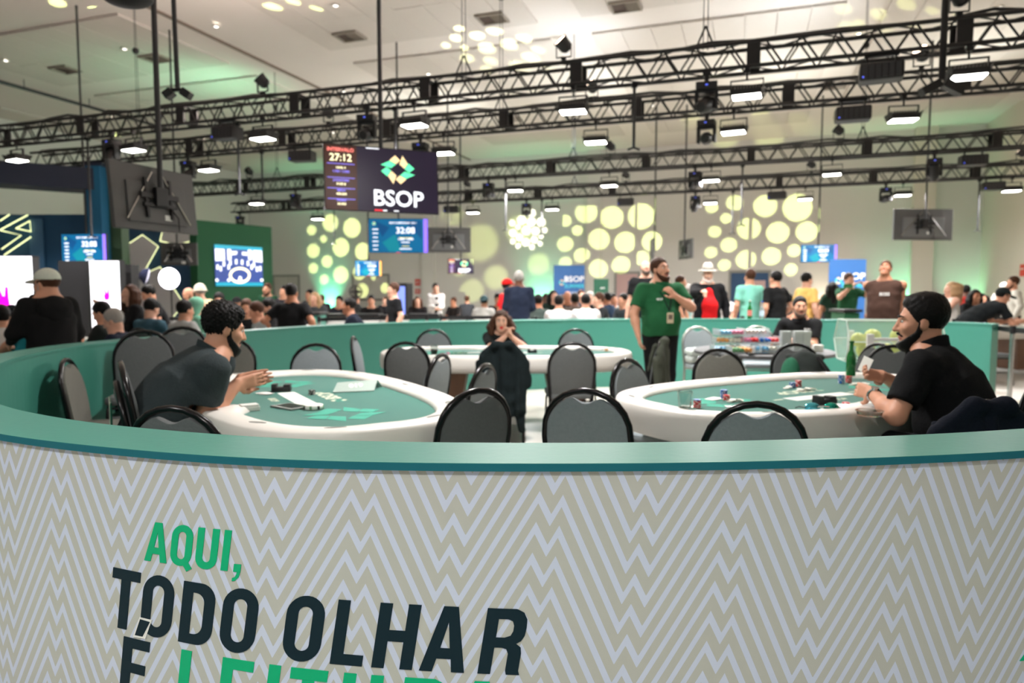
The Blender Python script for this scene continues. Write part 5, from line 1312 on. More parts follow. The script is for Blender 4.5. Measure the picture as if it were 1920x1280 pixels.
# green polo man
p, d = person('standing man in green polo with lanyard, hand at his collar', (1238, 507), 7.4, (.25, -1), 'stand', (-3, -2), 18, 10, top=(34, 92, 56), skin='mid', hair='fade', hcol='brown', beard='full', bcol='brown', g=1.2, belly=.5, hs=1.0, hemd=.055, rh=(.30, .10, .93), lh=(-.05, .22, 1.36), lel=(-.9, .2, -.8), rel=(.9, -.6, 0), lcurl=.8, rcurl=.5, rhn=(-1, .2, 0), lhn=(.4, -1, 0), lhd=(.7, -.1, .7), vox=.0078, bottom=(16, 17, 18), collar=(30, 84, 52), shw=1.08)
lan = MB(); nb_, w_ = d['nb'], d['waist']
fz = .21
lan.tube([nb_+V3(.07, .05, .0), nb_+V3(.05, .17, -.12), V3(.0, .205, nb_[2]-.27)], .006, 6); lan.tube([nb_+V3(-.07, .05, .0), nb_+V3(-.05, .17, -.12), V3(.0, .205, nb_[2]-.27)], .006, 6); lan.build('lanyard', cl((30, 30, 34)), p, 60)
MB().bbox((0, .225, nb_[2]-.345), (.075, .008, .11), .003).build('badge', M('badge_card', (205, 190, 160), rough=.4), p); MB().box((.0, .2305, nb_[2]-.335), (.045, .002, .05)).build('badge_photo', M('badge_photo', (110, 96, 84)), p)
link('shirt_lettering', text_mesh('BSOP', .03, m_wtxt, bold=.001), p, (.10, .178, nb_[2]-.15), (R(80), 0, R(180)))
# hat man pointing
p, d = person('man in white fedora, black jacket over red shirt, pointing at us', (1327, 515), 10.9, (-.06, -1), 'stand', (0, 0), 0, -3, top=(18, 18, 20), sleeve='long', inner=(200, 22, 26), skin='fair', hair='rim', hcol='white', beard='full', bcol='white', g=1.18, belly=.6, hs=1.02, cap=('fedora', (204, 198, 186)), rh=(.16, .50, 1.42), lh=(-.30, .05, .95), rel=(.6, .2, -.6), rcurl=.75, rhd=(.05, .9, -.25), rhn=(0, -.3, -1), vox=.009)
# bald man behind the green polo
p, d = person('bald man in black tee looking up behind the green polo man', (1211, 503), 11.2, (-.5, -.85), 'stand', (0, 0), 25, 22, top=(22, 23, 25), skin='fair', hair='none', hcol='brown', beard='stubble', bcol='stub', g=1.1, rh=(.3, .1, .9), vox=.0105)
# seated man at the round table
p, d = person('seated man in black polo at the round table, looking left', (1500, 577), 8.45, (-.55, -.83), 'sit', (4, 10), 20, 4, top=(20, 21, 22), skin='mid', hair='short', hcol='black', beard='stubble', bcol='stub', g=1.12, belly=.2, rh=(.16, .36, .80), lh=(-.05, .40, .80), vox=.0085, collar=(18, 18, 20), bottom=(22, 22, 24))
link('shirt_mark', text_mesh('BSOP', .03, m_wtxt), p, (-.11, .19, d['nb'][2]-.1), (R(70), 0, R(180)))
# brown tank top man
p, d = person('man in brown sleeveless shirt looking up, hands behind his back', (1660, 505), 10.3, (-.72, -.68), 'stand', (-3, -2), 8, 26, top=(66, 46, 38), sleeve='none', skin='tan', hair='fade', hcol='brown', g=1.26, belly=.2, rh=(.08, -.22, .95), lh=(-.10, -.22, .95), rel=(.9, -.4, 0), lel=(-.9, -.4, 0), vox=.0088, shw=1.15, neck=.02, bottom=(40, 38, 36))
link('shirt_lettering', text_mesh('BOSS', .06, m_wtxt, bold=.001), p, (-.08, .215, d['chest'][2]+.0), (R(84), 0, R(180)))
# cap man at the far left
p, d = person('man in pale cap and black hooded jacket at far left, back turned', (88, 534), 6.1, (-.78, .45), 'stand', (3, 6), 18, -6, top=(17, 17, 18), sleeve='long', skin='mid', hair='short', hcol='brown', beard='stubble', bcol='grey', g=1.28, hs=1.05, cap=('cap', (214, 220, 206)), vox=.009, rh=(.28, .1, .78), lh=(-.2, .3, .95))
s = SDF(); nb_ = d['nb']; s.ell(nb_+V3(0, -.12, -.08), (.14, .07, .13), k=.04).cap(nb_+V3(-.1, .03, .02), nb_+V3(-.1, -.1, -.04), .04, k=.05).cap(nb_+V3(.1, .03, .02), nb_+V3(.1, -.1, -.04), .04, k=.05).noise(.005, 40, 1)
link('hood', s.mesh(.011, cl((17, 17, 18))), p)
gl = MB(); hp_ = d['hp']
for sx in (1, -1): gl.tube([hp_(sx*.032+.022*math.cos(a), .112, .012+.017*math.sin(a)) for a in (2*math.pi*i/14 for i in range(14))], .0022, 6, True); gl.tube([hp_(sx*.055, .11, .016), hp_(sx*.08, 0, .014)], .002, 5)
gl.build('eyeglasses', m_chrome, p)
s = SDF(); s.cap(nb_+V3(-.04, -.055, .02), nb_+V3(.04, -.055, .02), .03, k=.02); link('tee_collar', s.mesh(.01, cl((215, 212, 205))), p)
# ------------------------------------------------------------------ the crowd outside the pen
BLK = (22, 22, 24); NAV = (22, 28, 44)
def sitp(label, px, py, Y, face, top, **k):
    k.setdefault('lean', (6, 18)); k.setdefault('vox', .0125); k.setdefault('legs', True)
    k.setdefault('group', 'players seated around the hall'); return person(label, (px, py), Y, face, 'sit', top=top, **k)
def stp(label, px, py, Y, face, top, **k):
    k.setdefault('vox', .0125); k.setdefault('group', 'people standing around the hall'); return person(label, (px, py), Y, face, 'stand', top=top, **k)
L_, R_, F_, B_ = (-1, .1), (1, .1), (0, -1), (0, 1)
# left block
sitp('woman with long dark hair in black sweater stretching an arm left', 243, 552, 9.2, (-.8, -.6), BLK, sleeve='long', skin='fair', hair='long', hcol='brown', g=.88, rh=(.30, .45, 1.2), rel=(.5, .3, -.5), hyaw=20, hpitch=10)
stp('man in black leaning behind the long haired woman', 279, 552, 10.4, (-.6, -.5), BLK, skin='mid', hair='short', lean=(10, 25), hpitch=-25)
sitp('dark haired man in glasses and black jacket beside the grey haired man', 191, 588, 8.2, (-.9, -.1), (30, 34, 32), sleeve='long', skin='mid', hpitch=-22)
sitp('grey haired man in navy sweater behind the teal wall', 213, 603, 7.6, (-.95, -.15), NAV, sleeve='long', skin='fair', hcol='grey', hpitch=-18, vox=.0105)
sitp('boy in teal blue tee seen from behind at left', 284, 580, 9.0, (.25, .9), (52, 82, 96), skin='fair', hair='short', hpitch=-20, g=.9)
sitp('man in white sweater cut off by the left picture edge', 2, 596, 7.4, (-.6, .6), (206, 202, 196), sleeve='long', skin='mid')
sitp('man in dark cap with lettered shirt at the far left', 22, 590, 9.6, (-.7, .5), (26, 30, 42), skin='mid', cap=('backcap', (20, 22, 28)))
sitp('grey haired man leaning on his fist behind the cap man', 43, 598, 7.0, (-.7, -.5), (30, 120, 130), skin='mid', hcol='grey', rh=(.12, .22, .95), rel=(.7, .3, -.8))
stp('bald bearded man in dark green shirt near the chevron backdrop', 353, 552, 12.5, (-.5, -.8), (34, 66, 46), skin='mid', hair='none', beard='full', bcol='brown', hpitch=-18)
stp('man in cream bucket hat and cream shirt near the green screen', 375, 548, 11.6, (-.65, .7), (226, 206, 164), skin='fair', hair='short', hcol='grey', cap=('bucket', (224, 216, 198)), hpitch=-8)
sitp('player in grey hoodie seen from behind above the stacked chairs', 348, 583, 8.8, (.5, .85), (164, 166, 164), sleeve='long', skin='mid', hair='short')
sitp('player under a mint green hood beside the grey hoodie', 372, 574, 9.8, (.7, .6), (118, 178, 152), sleeve='long', skin='mid', hair='none', cap=('hood', (118, 178, 152)))
sitp('dark haired player behind the left dealer\'s head', 411, 564, 11.5, (.2, -.9), (40, 40, 44), skin='fair', hpitch=-15)
sitp('player in black cap near the green screen wall', 444, 570, 13.5, (.3, -.9), BLK, skin='mid', cap=('cap', (20, 20, 22)))
sitp('player in black lettered shirt right of the left dealer', 462, 578, 10.4, (.2, -.8), (26, 26, 28), skin='mid', hcol='brown', hpitch=-15)
sitp('glasses wearing man in pale grey jacket by the standing black tee man', 481, 585, 9.6, (-.85, -.4), (150, 158, 158), sleeve='long', skin='mid', hair='short', hcol='brown', hpitch=-18, vox=.011)
sitp('short haired player leaning beside the standing black tee man', 505, 576, 10.6, (-.9, -.3), (44, 44, 46), skin='fair', hpitch=-28, lean=(14, 26))
stp('bearded man in dark green polo standing by the green wall', 501, 543, 14.0, (-.2, -.9), (26, 66, 44), skin='mid', beard='full', hcol='brown')
stp('man in black tee standing with back to us, left of centre', 547, 550, 9.6, (.05, 1), (18, 18, 20), skin='tan', hair='fade', hcol='black', g=1.12, vox=.0105, h=1.0, rh=(.3, .05, .82), lh=(-.3, .05, .82))
stp('man partly hidden behind the black tee man', 533, 548, 13.5, (-.3, -.9), (40, 40, 44), skin='mid')
sitp('blonde woman in grey seated right of the black tee man', 590, 560, 14.0, (-.1, -.9), (60, 64, 66), sleeve='long', skin='fair', hair='long', hcol='blond')
sitp('dark haired man seated left of the blonde woman', 580, 553, 16.5, (-.4, -.7), (40, 44, 44), skin='mid')
sitp('man in dark polo sitting behind the white desk', 636, 566, 15.5, (-.2, -.9), (34, 34, 42), skin='mid')
sitp('man in navy hooded jacket with white stripe leaning left', 654, 575, 10.8, (-.95, -.1), (20, 26, 40), sleeve='long', skin='tan', hair='buzz', hcol='black', lean=(14, 26), vox=.011)
sitp('dealer in black behind the second white desk', 696, 565, 15.5, (.1, -.95), (26, 26, 28), skin='mid')
stp('young man in black tee with a jacket over his shoulder', 737, 545, 11.6, (-.75, -.5), (26, 27, 30), skin='fair', hair='short', hcol='brown', hpitch=2, g=.95, vox=.011)
sitp('woman in black seated far behind, right of the totem', 783, 565, 17.5, (.1, -.9), (28, 26, 28), skin='fair', hair='long', hcol='brown')
stp('casino dealer in white shirt and black vest, hands folded', 817, 541, 17.0, (.3, -.95), (226, 224, 222), sleeve='long', inner=(24, 24, 26), skin='fair', hair='short', rh=(.02, .24, 1.0), lh=(-.02, .24, 1.0))
sitp('player in white shirt and dark cap near the middle back', 908, 566, 15.0, (.2, .8), (222, 220, 216), skin='mid', cap=('backcap', (60, 84, 90)))
sitp('curly haired player in black beside the red shirt man', 934, 562, 15.0, (-.2, -.9), BLK, skin='tan', hair='curly')
stp('man in red cap and red tee behind the woman dealer', 952, 537, 12.2, (.75, .45), (204, 24, 28), skin='tan', hair='short', cap=('cap', (206, 26, 24)))
stp('man in navy long sleeve shirt standing with his back to us', 973, 523, 11.6, (.1, 1), (26, 34, 52), sleeve='long', skin='dark', hair='buzz', hcol='grey', g=1.1, vox=.0105, bottom=(70, 70, 72), rh=(.1, .25, 1.05), lh=(-.1, .25, 1.05))
# centre block around the blue banner
mid = [(1010, 566, 12.6, (.3, .8), (62, 74, 70), 'tan', 'short', 'black', 'player in dark green seen from behind left of the white tees'), (1024, 562, 14.5, (-.1, -.9), (150, 150, 146), 'dark', 'buzz', 'black', 'dark skinned player in grey beyond the green seen from behind player'), (1038, 556, 14.2, (.3, -.9), (24, 40, 34), 'fair', 'long', 'black', 'woman with dark hair in front of the blue banner'),
       (1048, 568, 12.0, (.1, 1), (226, 226, 222), 'mid', 'short', 'black', 'left one of two players in white tees, back turned'), (1064, 557, 14.0, (-.1, -.9), (28, 28, 34), 'tan', 'none', 'black', 'bald player facing us before the blue banner'), (1078, 563, 13.2, (.1, .95), (74, 66, 60), 'dark', 'short', 'black', 'player in brown printed shirt between the white tees'),
       (1098, 566, 11.8, (-.05, 1), (230, 230, 227), 'mid', 'short', 'black', 'right one of two players in white tees, back turned'), (1106, 558, 15.7, (-.4, -.8), (50, 50, 56), 'fair', 'short', 'grey', 'grey haired player behind the right white tee'), (1122, 563, 12.6, (-.9, -.2), (40, 42, 44), 'fair', 'short', 'brown', 'player in black leather jacket in profile facing left'),
       (1137, 561, 14.2, (-.6, .4), (30, 48, 70), 'tan', 'short', 'black', 'player in blue jacket right of the leather jacket'), (1150, 562, 14.8, (.4, -.8), (140, 146, 144), 'mid', 'short', 'black', 'player in grey top near the pink doorway'), (1168, 564, 13.0, (-.7, -.4), (60, 66, 70), 'mid', 'short', 'black', 'player bending forward left of the green polo man'), (990, 566, 16.0, (.2, -.9), (60, 60, 66), 'mid', 'short', 'black', 'player peeking beside the navy shirted man'), (1090, 554, 16.5, (.2, -.9), (90, 80, 84), 'fair', 'short', 'brown', 'far player between banner and green stand')]
for px, py, Y, f, top, sk, ha, hc_, lb in mid: sitp(lb, px, py, Y, f, top, skin=sk, hair=ha, hcol=hc_, sleeve='long' if 'jacket' in lb else 'short')
# right block
stp('man in black tee and white trousers in profile behind the barrier', 1277, 530, 13.5, (.9, -.2), (24, 24, 26), skin='mid', hair='short', hcol='brown', bottom=(216, 212, 202))
stp('grey haired woman in pale teal top behind the pointing man', 1291, 544, 14.5, (.7, -.3), (160, 196, 194), skin='mid', hair='long', hcol='grey', g=.9)
sitp('player in white seen right of the pointing man', 1358, 556, 16.5, (-.3, -.9), (210, 208, 206), skin='tan', hair='short')
stp('man in mint tee with a dark towel over his shoulder', 1406, 520, 11.8, (-.2, 1), (126, 200, 180), skin='mid', hair='fade', hcol='brown', vox=.0105, bottom=(60, 62, 60))
stp('man in black tee turned away right of the mint tee', 1454, 524, 11.4, (-.45, .85), (20, 21, 22), skin='mid', hair='short', vox=.0105, g=1.1, rh=(.28, .12, .98))
stp('man in yellow tee and glasses facing right', 1513, 526, 12.0, (.9, .3), (232, 190, 110), skin='fair', hair='short', hcol='black', vox=.0105, hpitch=-5)
sitp('woman with long brown hair seated behind the yellow tee', 1536, 572, 14.5, (.2, .9), (40, 40, 42), skin='fair', hair='long', hcol='lbrown')
stp('woman in dark green top with black hair, back turned', 1560, 540, 14.0, (.1, .9), (26, 50, 38), skin='mid', hair='long', hcol='black', g=.9)
stp('man in green shirt holding up a phone to film', 1592, 526, 12.6, (.1, -1), (36, 84, 56), skin='fair', hair='short', hcol='brown', rh=(.16, .34, 1.48), lh=(-.1, .36, 1.5), rel=(.7, .1, -.8), lel=(-.7, .1, -.8), vox=.0105)
sitp('player in dark top just right of the brown shirt man', 1700, 566, 15.0, (.2, -.9), (40, 40, 46), skin='dark', hair='short')
sitp('pair player in grey with dark hair above the dealer', 1722, 560, 15.5, (.5, -.8), (64, 64, 66), skin='mid', hair='short', hcol='brown')
sitp('player in red tee behind the bearded dealer', 1755, 566, 14.5, (-.4, -.8), (190, 40, 34), skin='mid', hair='short')
sitp('player in black hat behind the strapless woman', 1771, 562, 16.5, (.1, -.9), (36, 36, 38), skin='dark', hair='short')
stp('blonde woman in profile with bare shoulders and white wrap', 1783, 543, 11.2, (-.95, .1), (222, 218, 212), skin='fair', hair='pony', hcol='blond', sleeve='none', g=.86, rh=(.08, .36, 1.15), lh=(-.02, .38, 1.1), bottom=(224, 222, 218), vox=.0105)
sitp('player in red shirt seen from behind at right', 1811, 546, 15.5, (.1, .95), (186, 54, 48), skin='dark', hair='short')
sitp('woman with long black hair in black jacket facing us at right', 1829, 556, 12.8, (-.1, -1), (24, 25, 27), sleeve='long', skin='tan', hair='long', hcol='black', vox=.011)
stp('man in cream hoodie standing at the far right', 1899, 531, 13.5, (-.85, .2), (214, 210, 198), sleeve='long', skin='mid', hair='short', hcol='brown', beard='stubble', bcol='brown')
stp('man in black tee and dark cap bending over a table at right', 1880, 556, 10.6, (.95, -.1), (24, 28, 30), skin='mid', hair='short', cap=('cap', (30, 36, 36)), lean=(52, 62), hpitch=-20, rh=(.1, .75, .95), lh=(-.1, .7, .95), h=1.0, vox=.0105)
sitp('player in white cap far right beyond the cream hoodie', 1882, 540, 17.0, (-.6, -.5), (190, 186, 180), skin='mid', cap=('cap', (226, 224, 220)))
sitp('player in grey tee near the right hall corner', 1842, 560, 18.6, (.2, -.8), (90, 94, 96), skin='mid', hair='short')
# far fillers that nothing tells apart
rf = random.Random(3)
for px in (604, 668, 722, 762, 850, 876, 1018, 1056, 1138, 1345, 1480, 1640, 1740, 1846):
    sitp('distant seated player in dark clothes deep in the crowd', px, 562+rf.uniform(-3, 5), rf.uniform(19, 22.5), (rf.uniform(-1, 1), rf.choice([-1, 1])), rf.choice([(34, 34, 38), (50, 52, 56), (44, 40, 40), (60, 64, 66)]), skin=rf.choice(['fair', 'mid', 'tan']), hair=rf.choice(['short', 'short', 'long', 'buzz']), hcol=rf.choice(['black', 'brown']), vox=.017, group='distant players in the crowd')
# chairs under the seated crowd where the photo shows their backs
for px, Y, f, lb in ((1048, 11.75, (.05, 1), 'dark chair of the left white tee player'), (1100, 11.55, (0, 1), 'dark chair of the right white tee player'), (862, 13.5, (0, 1), 'empty dark chair left of middle, far back, nearer'), (815, 14.5, (.2, 1), 'empty dark chair behind the green desk'), (1012, 12.3, (.3, .8), 'dark chair of the player in dark green'), (292, 8.85, (.25, .9), 'dark chair of the boy in teal tee'), (320, 9.5, (.4, .9), 'empty dark chair left of the grey hoodie'), (1330, 13.2, (.2, -1), 'empty grey chair behind the pointing man'), (1858, 10.3, (.9, .2), 'empty dark chair behind the bending man at right')):
    chair(atx(px, Y), f, lb, 'dark', group='chairs outside the pen')
# ================================================================== SCREENS
def em(name, rgb, e=1.0): return M('screen_'+name, rgb, rough=.3, emit=e, var=0)
s_white = em('white', (245, 248, 255), 1.0); s_blue = em('blue', (0, 100, 150), .42); s_teal = em('teal', (10, 130, 150), .45); s_dkblue = em('deep_blue', (4, 76, 130), .4); s_purple = em('purple', (140, 110, 255), .8); s_brown = em('brown', (70, 34, 22), .35); s_dark = em('dark', (40, 32, 56), .3); s_cream = em('cream', (246, 236, 190), 1.3); s_tan = em('tan', (226, 200, 150), 1.1); s_mint = em('mint', (90, 220, 160), 1.1); s_lav = em('lavender', (120, 110, 220), 1.1); s_sal = em('salmon', (236, 120, 110), 1.1); s_red = em('red', (226, 50, 60), 1.1); s_yel = em('yellow', (236, 224, 120), 1.1); s_or = em('orange', (240, 170, 80), 1.1); s_cyan = em('cyan', (0, 160, 190), .55); s_glow = em('violet_glow', (62, 50, 110), .8)
m_bez = M('screen_bezel', (18, 18, 20), rough=.25, var=.05); m_tvback = M('screen_back', (74, 74, 74), rough=.55, var=.05, vscale=8); m_tvb2 = M('screen_back_light', (104, 106, 108), rough=.4, metal=.3)
def scr(o, name, C, mat, y): return link(name, flat_mesh(C, mat), o, (0, y, 0), (R(90), 0, 0))
def rect(x0, z0, x1, z1): return [[(x0, z0), (x1, z0), (x1, z1), (x0, z1)]]
def bars(o, name, L, mat, y):
    for x, z, w_, hh in L: scr(o, name, rect(x-w_/2, z-hh/2, x+w_/2, z+hh/2), mat, y)
def txt(o, name, s, size, mat, x, z, y, bold=0.0, xs=1.0): return link(name, text_mesh(s, size, mat, bold=bold, xs=xs), o, (x, y, z), (R(90), 0, 0))
def logo(o, cx, cz, sc, y):
    for c, mi in emblem(0, 0, sc, None): scr(o, 'logo_tile', [[(cx+x*1.1, cz+z*.92) for x, z in c]], [s_mint, s_tan][mi], y-.0002*mi)
def screen(label, px, py, Y, W, Hh, yaw, kind, tilt=0.0, pole_to=CEIL, pole_r=.022, pole_dx=0.0):
    p = ony(px, py, Y)
    t = thing('hanging_screen', label, 'screen', p, 0, 'screens hung from the ceiling')
    t.rotation_euler = (0, 0, yaw)
    head = link('panel_body', MB().bbox((0, 0, 0), (W, .05, Hh), .008).mesh(m_bez if kind != 'back' else m_tvback), t, None, (tilt, 0, 0))
    y = -.0262; w2, h2 = W/2-.012, Hh/2-.012
    if kind == 'logo':
        scr(head, 'display', rect(-w2, -h2, w2, h2), s_dark, y); xl = -w2+W*.27
        scr(head, 'side_column', rect(-w2, -h2, xl, h2), s_brown, y-.0006); cx = -w2+W*.135
        txt(head, 'caption', 'INTERVALO', Hh*.075, s_sal, cx, h2-Hh*.07, y-.0012, .002); txt(head, 'clock', '27:12', Hh*.15, s_cream, cx, h2-Hh*.19, y-.0012, .002)
        for k in range(4): bars(head, 'divider', [(cx, h2-Hh*(.28+.16*k+(.05 if k else 0)), W*.23, .008)], s_lav, y-.0012)
        for k, (a, b, z) in enumerate((('NIVEL 9', '1.500 / 3.000', .36), ('JOGADORES', '8 DE 8', .55), ('MEDIA', '450.000', .70), ('PREMIO', '30.000', .85))):
            txt(head, 'caption', a, Hh*.042, s_lav if k else s_cream, cx, h2-Hh*(z-.02), y-.0012, .001); txt(head, 'caption', b, Hh*.048, s_cream if k else s_lav, cx, h2-Hh*(z+.035), y-.0012, .001)
        bx = (xl+w2)/2
        logo(head, bx, Hh*.17, Hh*.23, y-.0014); txt(head, 'logo_lettering', 'BSOP', Hh*.34, s_white, bx, -Hh*.29, y-.0014, .005, 1.0)
        bars(head, 'ticker', [(-.06, -h2+.012, .1, .016)], s_red, y-.0016); bars(head, 'ticker', [(.02, -h2+.012, .05, .014), (.16, -h2+.012, .06, .012), (-.12, h2-.01, .16, .012)], s_white, y-.0016)
    elif kind in ('clock', 'clock2', 'clock3'):
        scr(head, 'display', rect(-w2, -h2, w2, h2), s_blue, y); strip = {'clock': s_purple, 'clock2': s_or, 'clock3': s_purple}[kind]
        scr(head, 'facet', [[(-w2*.55, -h2*.4), (-w2*.1, h2*.1), (w2*.1, -h2*.9), (-w2*.3, -h2*.95)]], s_teal, y-.0004); scr(head, 'facet', [[(-w2*.8, h2*.9), (-w2*.3, h2*.5), (-w2*.55, -h2*.1)]], s_dkblue, y-.0004); scr(head, 'facet', [[(w2*.2, h2*.9), (w2*.8, h2*.9), (w2*.8, -h2*.2)]], s_dkblue, y-.0004)
        scr(head, 'side_strip', rect(w2*.86, -h2, w2, h2), strip, y-.0008)
        txt(head, 'caption', 'BSOP CHAMPIONSHIP - DIA 1', Hh*.075, s_white, .08*W, h2*.76, y-.001, .001, .8); txt(head, 'clock', {'clock': '32:08', 'clock2': '17:24', 'clock3': '08:29'}[kind], Hh*.25, s_white, .12*W, h2*.3, y-.001, .003)
        txt(head, 'caption', '1.500 / 3.000', Hh*.085, s_white, .12*W, -h2*.2, y-.001, .002); bars(head, 'caption_bar', [(.12*W, -.06*Hh, .22*W, .012), (.12*W, -.3*Hh, .12*W, .012)], s_yel, y-.001); bars(head, 'caption_bar', [(.12*W, -.19*Hh, .14*W, .018), (.12*W, -.38*Hh, .2*W, .018)], s_white, y-.001)
        logo(head, -w2*.82, h2*.72, Hh*.05, y-.001)
        for k in range(6): bars(head, 'list_line', [(-w2*.78, h2*(.38-.24*k), W*(.10-.01*(k % 3)), .02)], s_white, y-.001)
        bars(head, 'ticker', [(-.0, -h2-.003, .1, .012)], s_red, y-.001)
    elif kind == 'back':
        y = -.026
        MB().bbox((0, -.03, -.08*Hh), (W*.7, .03, Hh*.62), .01).build('rear_cover', m_tvb2 if tilt == 0 else m_tvback, head)
        for s in (-1, 1): MB().bbox((s*.16, -.06, 0), (.035, .03, Hh*.62), .004).build('mount_arm', m_black, head)
        MB().bbox((0, -.075, .02), (.5, .03, .06), .004).bbox((0, -.075, -.08), (.44, .03, .04), .004).build('mount_rail', m_black, head)
        MB().bbox((-W*.32, -.03, -.1), (.06, .012, .2), .002).build('port_panel', m_black, head); MB().bbox((-W*.32, -.038, -.02), (.04, .004, .09), .001).build('port_label', m_white, head); MB().bbox((.12, -.047, -.2), (.09, .004, .06), .001).build('rating_label', m_wtxt, head)
        MB().tube([(.1, -.07, -.05), (.22, -.09, -.2), (.24, -.06, -.34)], .008, 6).build('cable', m_black, head)
        for s in (-1, 1): MB().cyl((s*W*.38, -.05, -Hh*.36), (s*.06, -.06, Hh*.4), .011, n=6).build('brace', m_chrome, head)
    yb = .07 if kind != 'back' else -.09
    MB().bbox((pole_dx, yb, .02), (.16, .06, .2), .006).build('mount_plate', m_black, t)
    MB().cyl((pole_dx, yb, -.05), (pole_dx, yb, pole_to-p.z), pole_r, n=10).build('pole', m_dgrey, t, 60)
    return t
screen('large screen showing BSOP logo and 27:12 break clock, above the middle', 717, 338, 8.6, 1.42, .80, R(22), 'logo', R(-3), CEIL, .028)
screen('large dark screen seen from behind at upper left, mount showing', 290, 374, 7.6, 1.1, .70, R(70), 'back', R(-5), CEIL, .03)
screen('blue 32:08 clock screen hanging below the large logo screen', 747, 442, 16.5, 1.42, .82, R(3), 'clock')
screen('dark screen seen from behind, right of the middle clock screen', 841, 450, 20.5, 1.32, .74, R(4), 'back')
screen('small blue clock screen with orange edge low on the left middle', 691, 503, 24, .92, .54, R(3), 'clock2', pole_r=.03)
screen('small BSOP logo screen low in the left middle', 864, 499, 24, .90, .52, R(3), 'logo', pole_r=.03)
screen('blue 32:08 clock screen at far left above the cap man', 159, 466, 14.5, 1.02, .62, R(-6), 'clock')
screen('small teal clock screen above the blue banner at right', 1535, 475, 21, 1.06, .54, R(-8), 'clock3', pole_r=.025)
screen('dark screen seen from behind at upper right, silver bracing', 1730, 421, 16.5, 1.46, .74, R(3), 'back')
screen('dim screen seen from behind in front of the chevron backdrop', 336, 476, 16.0, .85, .52, R(0), 'back')
screen('screen seen edge-on above the bald man', 1222, 467, 22, 1.1, .62, R(82), 'back', pole_r=.028, pole_dx=.1)
screen('screen seen edge-on left of the white fedora', 1286, 467, 22, 1.1, .62, R(-82), 'back', pole_r=.028, pole_dx=.1)
# drop poles with hooks, pulleys and camera on a stick
def drop(px, n, z1, label, z0=None):
    p = truss_pt(n, px); z0 = TZ-.17 if z0 is None else z0; t = thing('drop_pole', label, 'pole', (p.x, p.y, z1), 0, 'thin poles hanging from the trusses')
    MB().cyl((0, 0, 0), (0, 0, z0-z1), .02, n=8).build('tube', m_dgrey, t, 60); MB().box((0, 0, z0-z1-.03), (.07, .07, .06)).build('clamp', m_black, t); MB().tube([(-.08, 0, -.03), (0, 0, .0), (.08, 0, -.03)], .015, 6).build('fork', m_black, t)
for px, n, z1, lb in ((740, 1, 3.2, 'short drop pole above the large logo screen'), (445, 1, 3.0, 'drop pole under the nearest truss at left'), (163, 1, 2.4, 'drop pole above the far left clock screen'), (1190, 1, 3.3, 'drop pole right of the middle under the nearest truss'), (490, 2, 3.2, 'drop pole left of the large logo screen'), (1393, 3, 2.85, 'drop pole in front of the right light dots'), (948, 3, 2.9, 'drop pole left of the white light dots'), (1016, 4, 3.1, 'drop pole over the white light dots'), (1375, 4, 3.0, 'thin drop pole in the right light dots'), (1838, 4, 2.9, 'drop pole with fork at far right'), (626, 4, 3.0, 'drop pole with fork over the left light dots')): drop(px, n, z1, lb)
def rope(px, n, label, top=CEIL-.02):
    p = truss_pt(n, px); t = thing('chain_hoist', label, 'hoist', (p.x, p.y, TZ+.15), 0, 'rope hoists carrying the trusses')
    for s in (-.03, .03): MB().cyl((s, 0, 0), (s*.4, 0, top-TZ-.15), .006, n=5).build('rope', m_dgrey, t)
    MB().lathe([(0, -.06), (.05, -.05), (.07, 0), (.05, .05), (0, .06)], (0, 0, 1.9), 12).build('pulley', m_blackp, t, 50); MB().cyl((-.12, 0, .02), (0, 0, .3), .012, n=6).cyl((.12, 0, .02), (0, 0, .3), .012, n=6).build('sling', m_black, t)
for px, n, lb in ((870, 1, 'rope hoist on the nearest truss left of middle'), (1322, 1, 'rope hoist on the nearest truss right of middle'), (940, 2, 'rope hoist on the second truss left of middle'), (262, 2, 'pale rope hoist on the second truss at far left'), (1075, 3, 'rope hoist on the third truss in the middle'), (1617, 3, 'rope hoist on the third truss at right'), (1077, 4, 'rope hoist on the farthest truss in the middle'), (520, 3, 'rope hoist on the third truss at left')): rope(px, n, lb)
p = ony(333, 165, 7.2); q = ony(318, -30, 7.0)
t = thing('camera_boom', 'slanted pole with two small camera heads at upper left', 'camera pole', p)
MB().cyl((0, 0, 0), (q.x-p.x, q.y-p.y, CEIL-p.z), .024, n=10).build('pole', m_dgrey, t, 60)
for s in (-1, 1): MB().bbox((s*.09, 0, -.06), (.1, .1, .08), .01, Matrix.Rotation(R(35*s), 3, 'Y')).build('camera_head', m_blackp, t)
MB().bbox((0, 0, -.02), (.14, .04, .03), .004).build('bracket', m_black, t)
p = ony(240, -4, 5.6); t = thing('ceiling_projector', 'dark projector head cut by the top picture edge at left', 'projector', p, R(10))
s = SDF(); s.ell((0, 0, 0), (.19, .12, .075), k=.02); link('shell', s.mesh(.012, m_blackp), t); MB().cyl((0, 0, .05), (0, 0, CEIL-p.z), .03, n=10).build('pole', m_dgrey, t, 60); MB().box((-.17, -.08, -.01), (.03, .02, .03)).build('status_led', em('green_led', (120, 255, 60), 3), t)
p = ony(1767, 75, 7.6); pb = ony(1766, 150, 7.6)
t = thing('ceiling_pole', 'thick black pole from the ceiling to the second truss at right', 'pole', (pb.x, pb.y, pb.z)); MB().cyl((0, 0, 0), (0, 0, CEIL-pb.z), .035, n=12).build('tube', m_black, t, 60)
for s in (-1, 1): MB().bbox((s*.12, 0, -.08), (.22, .1, .09), .01, Matrix.Rotation(R(28*s), 3, 'Y')).build('camera_head', m_blackp, t)
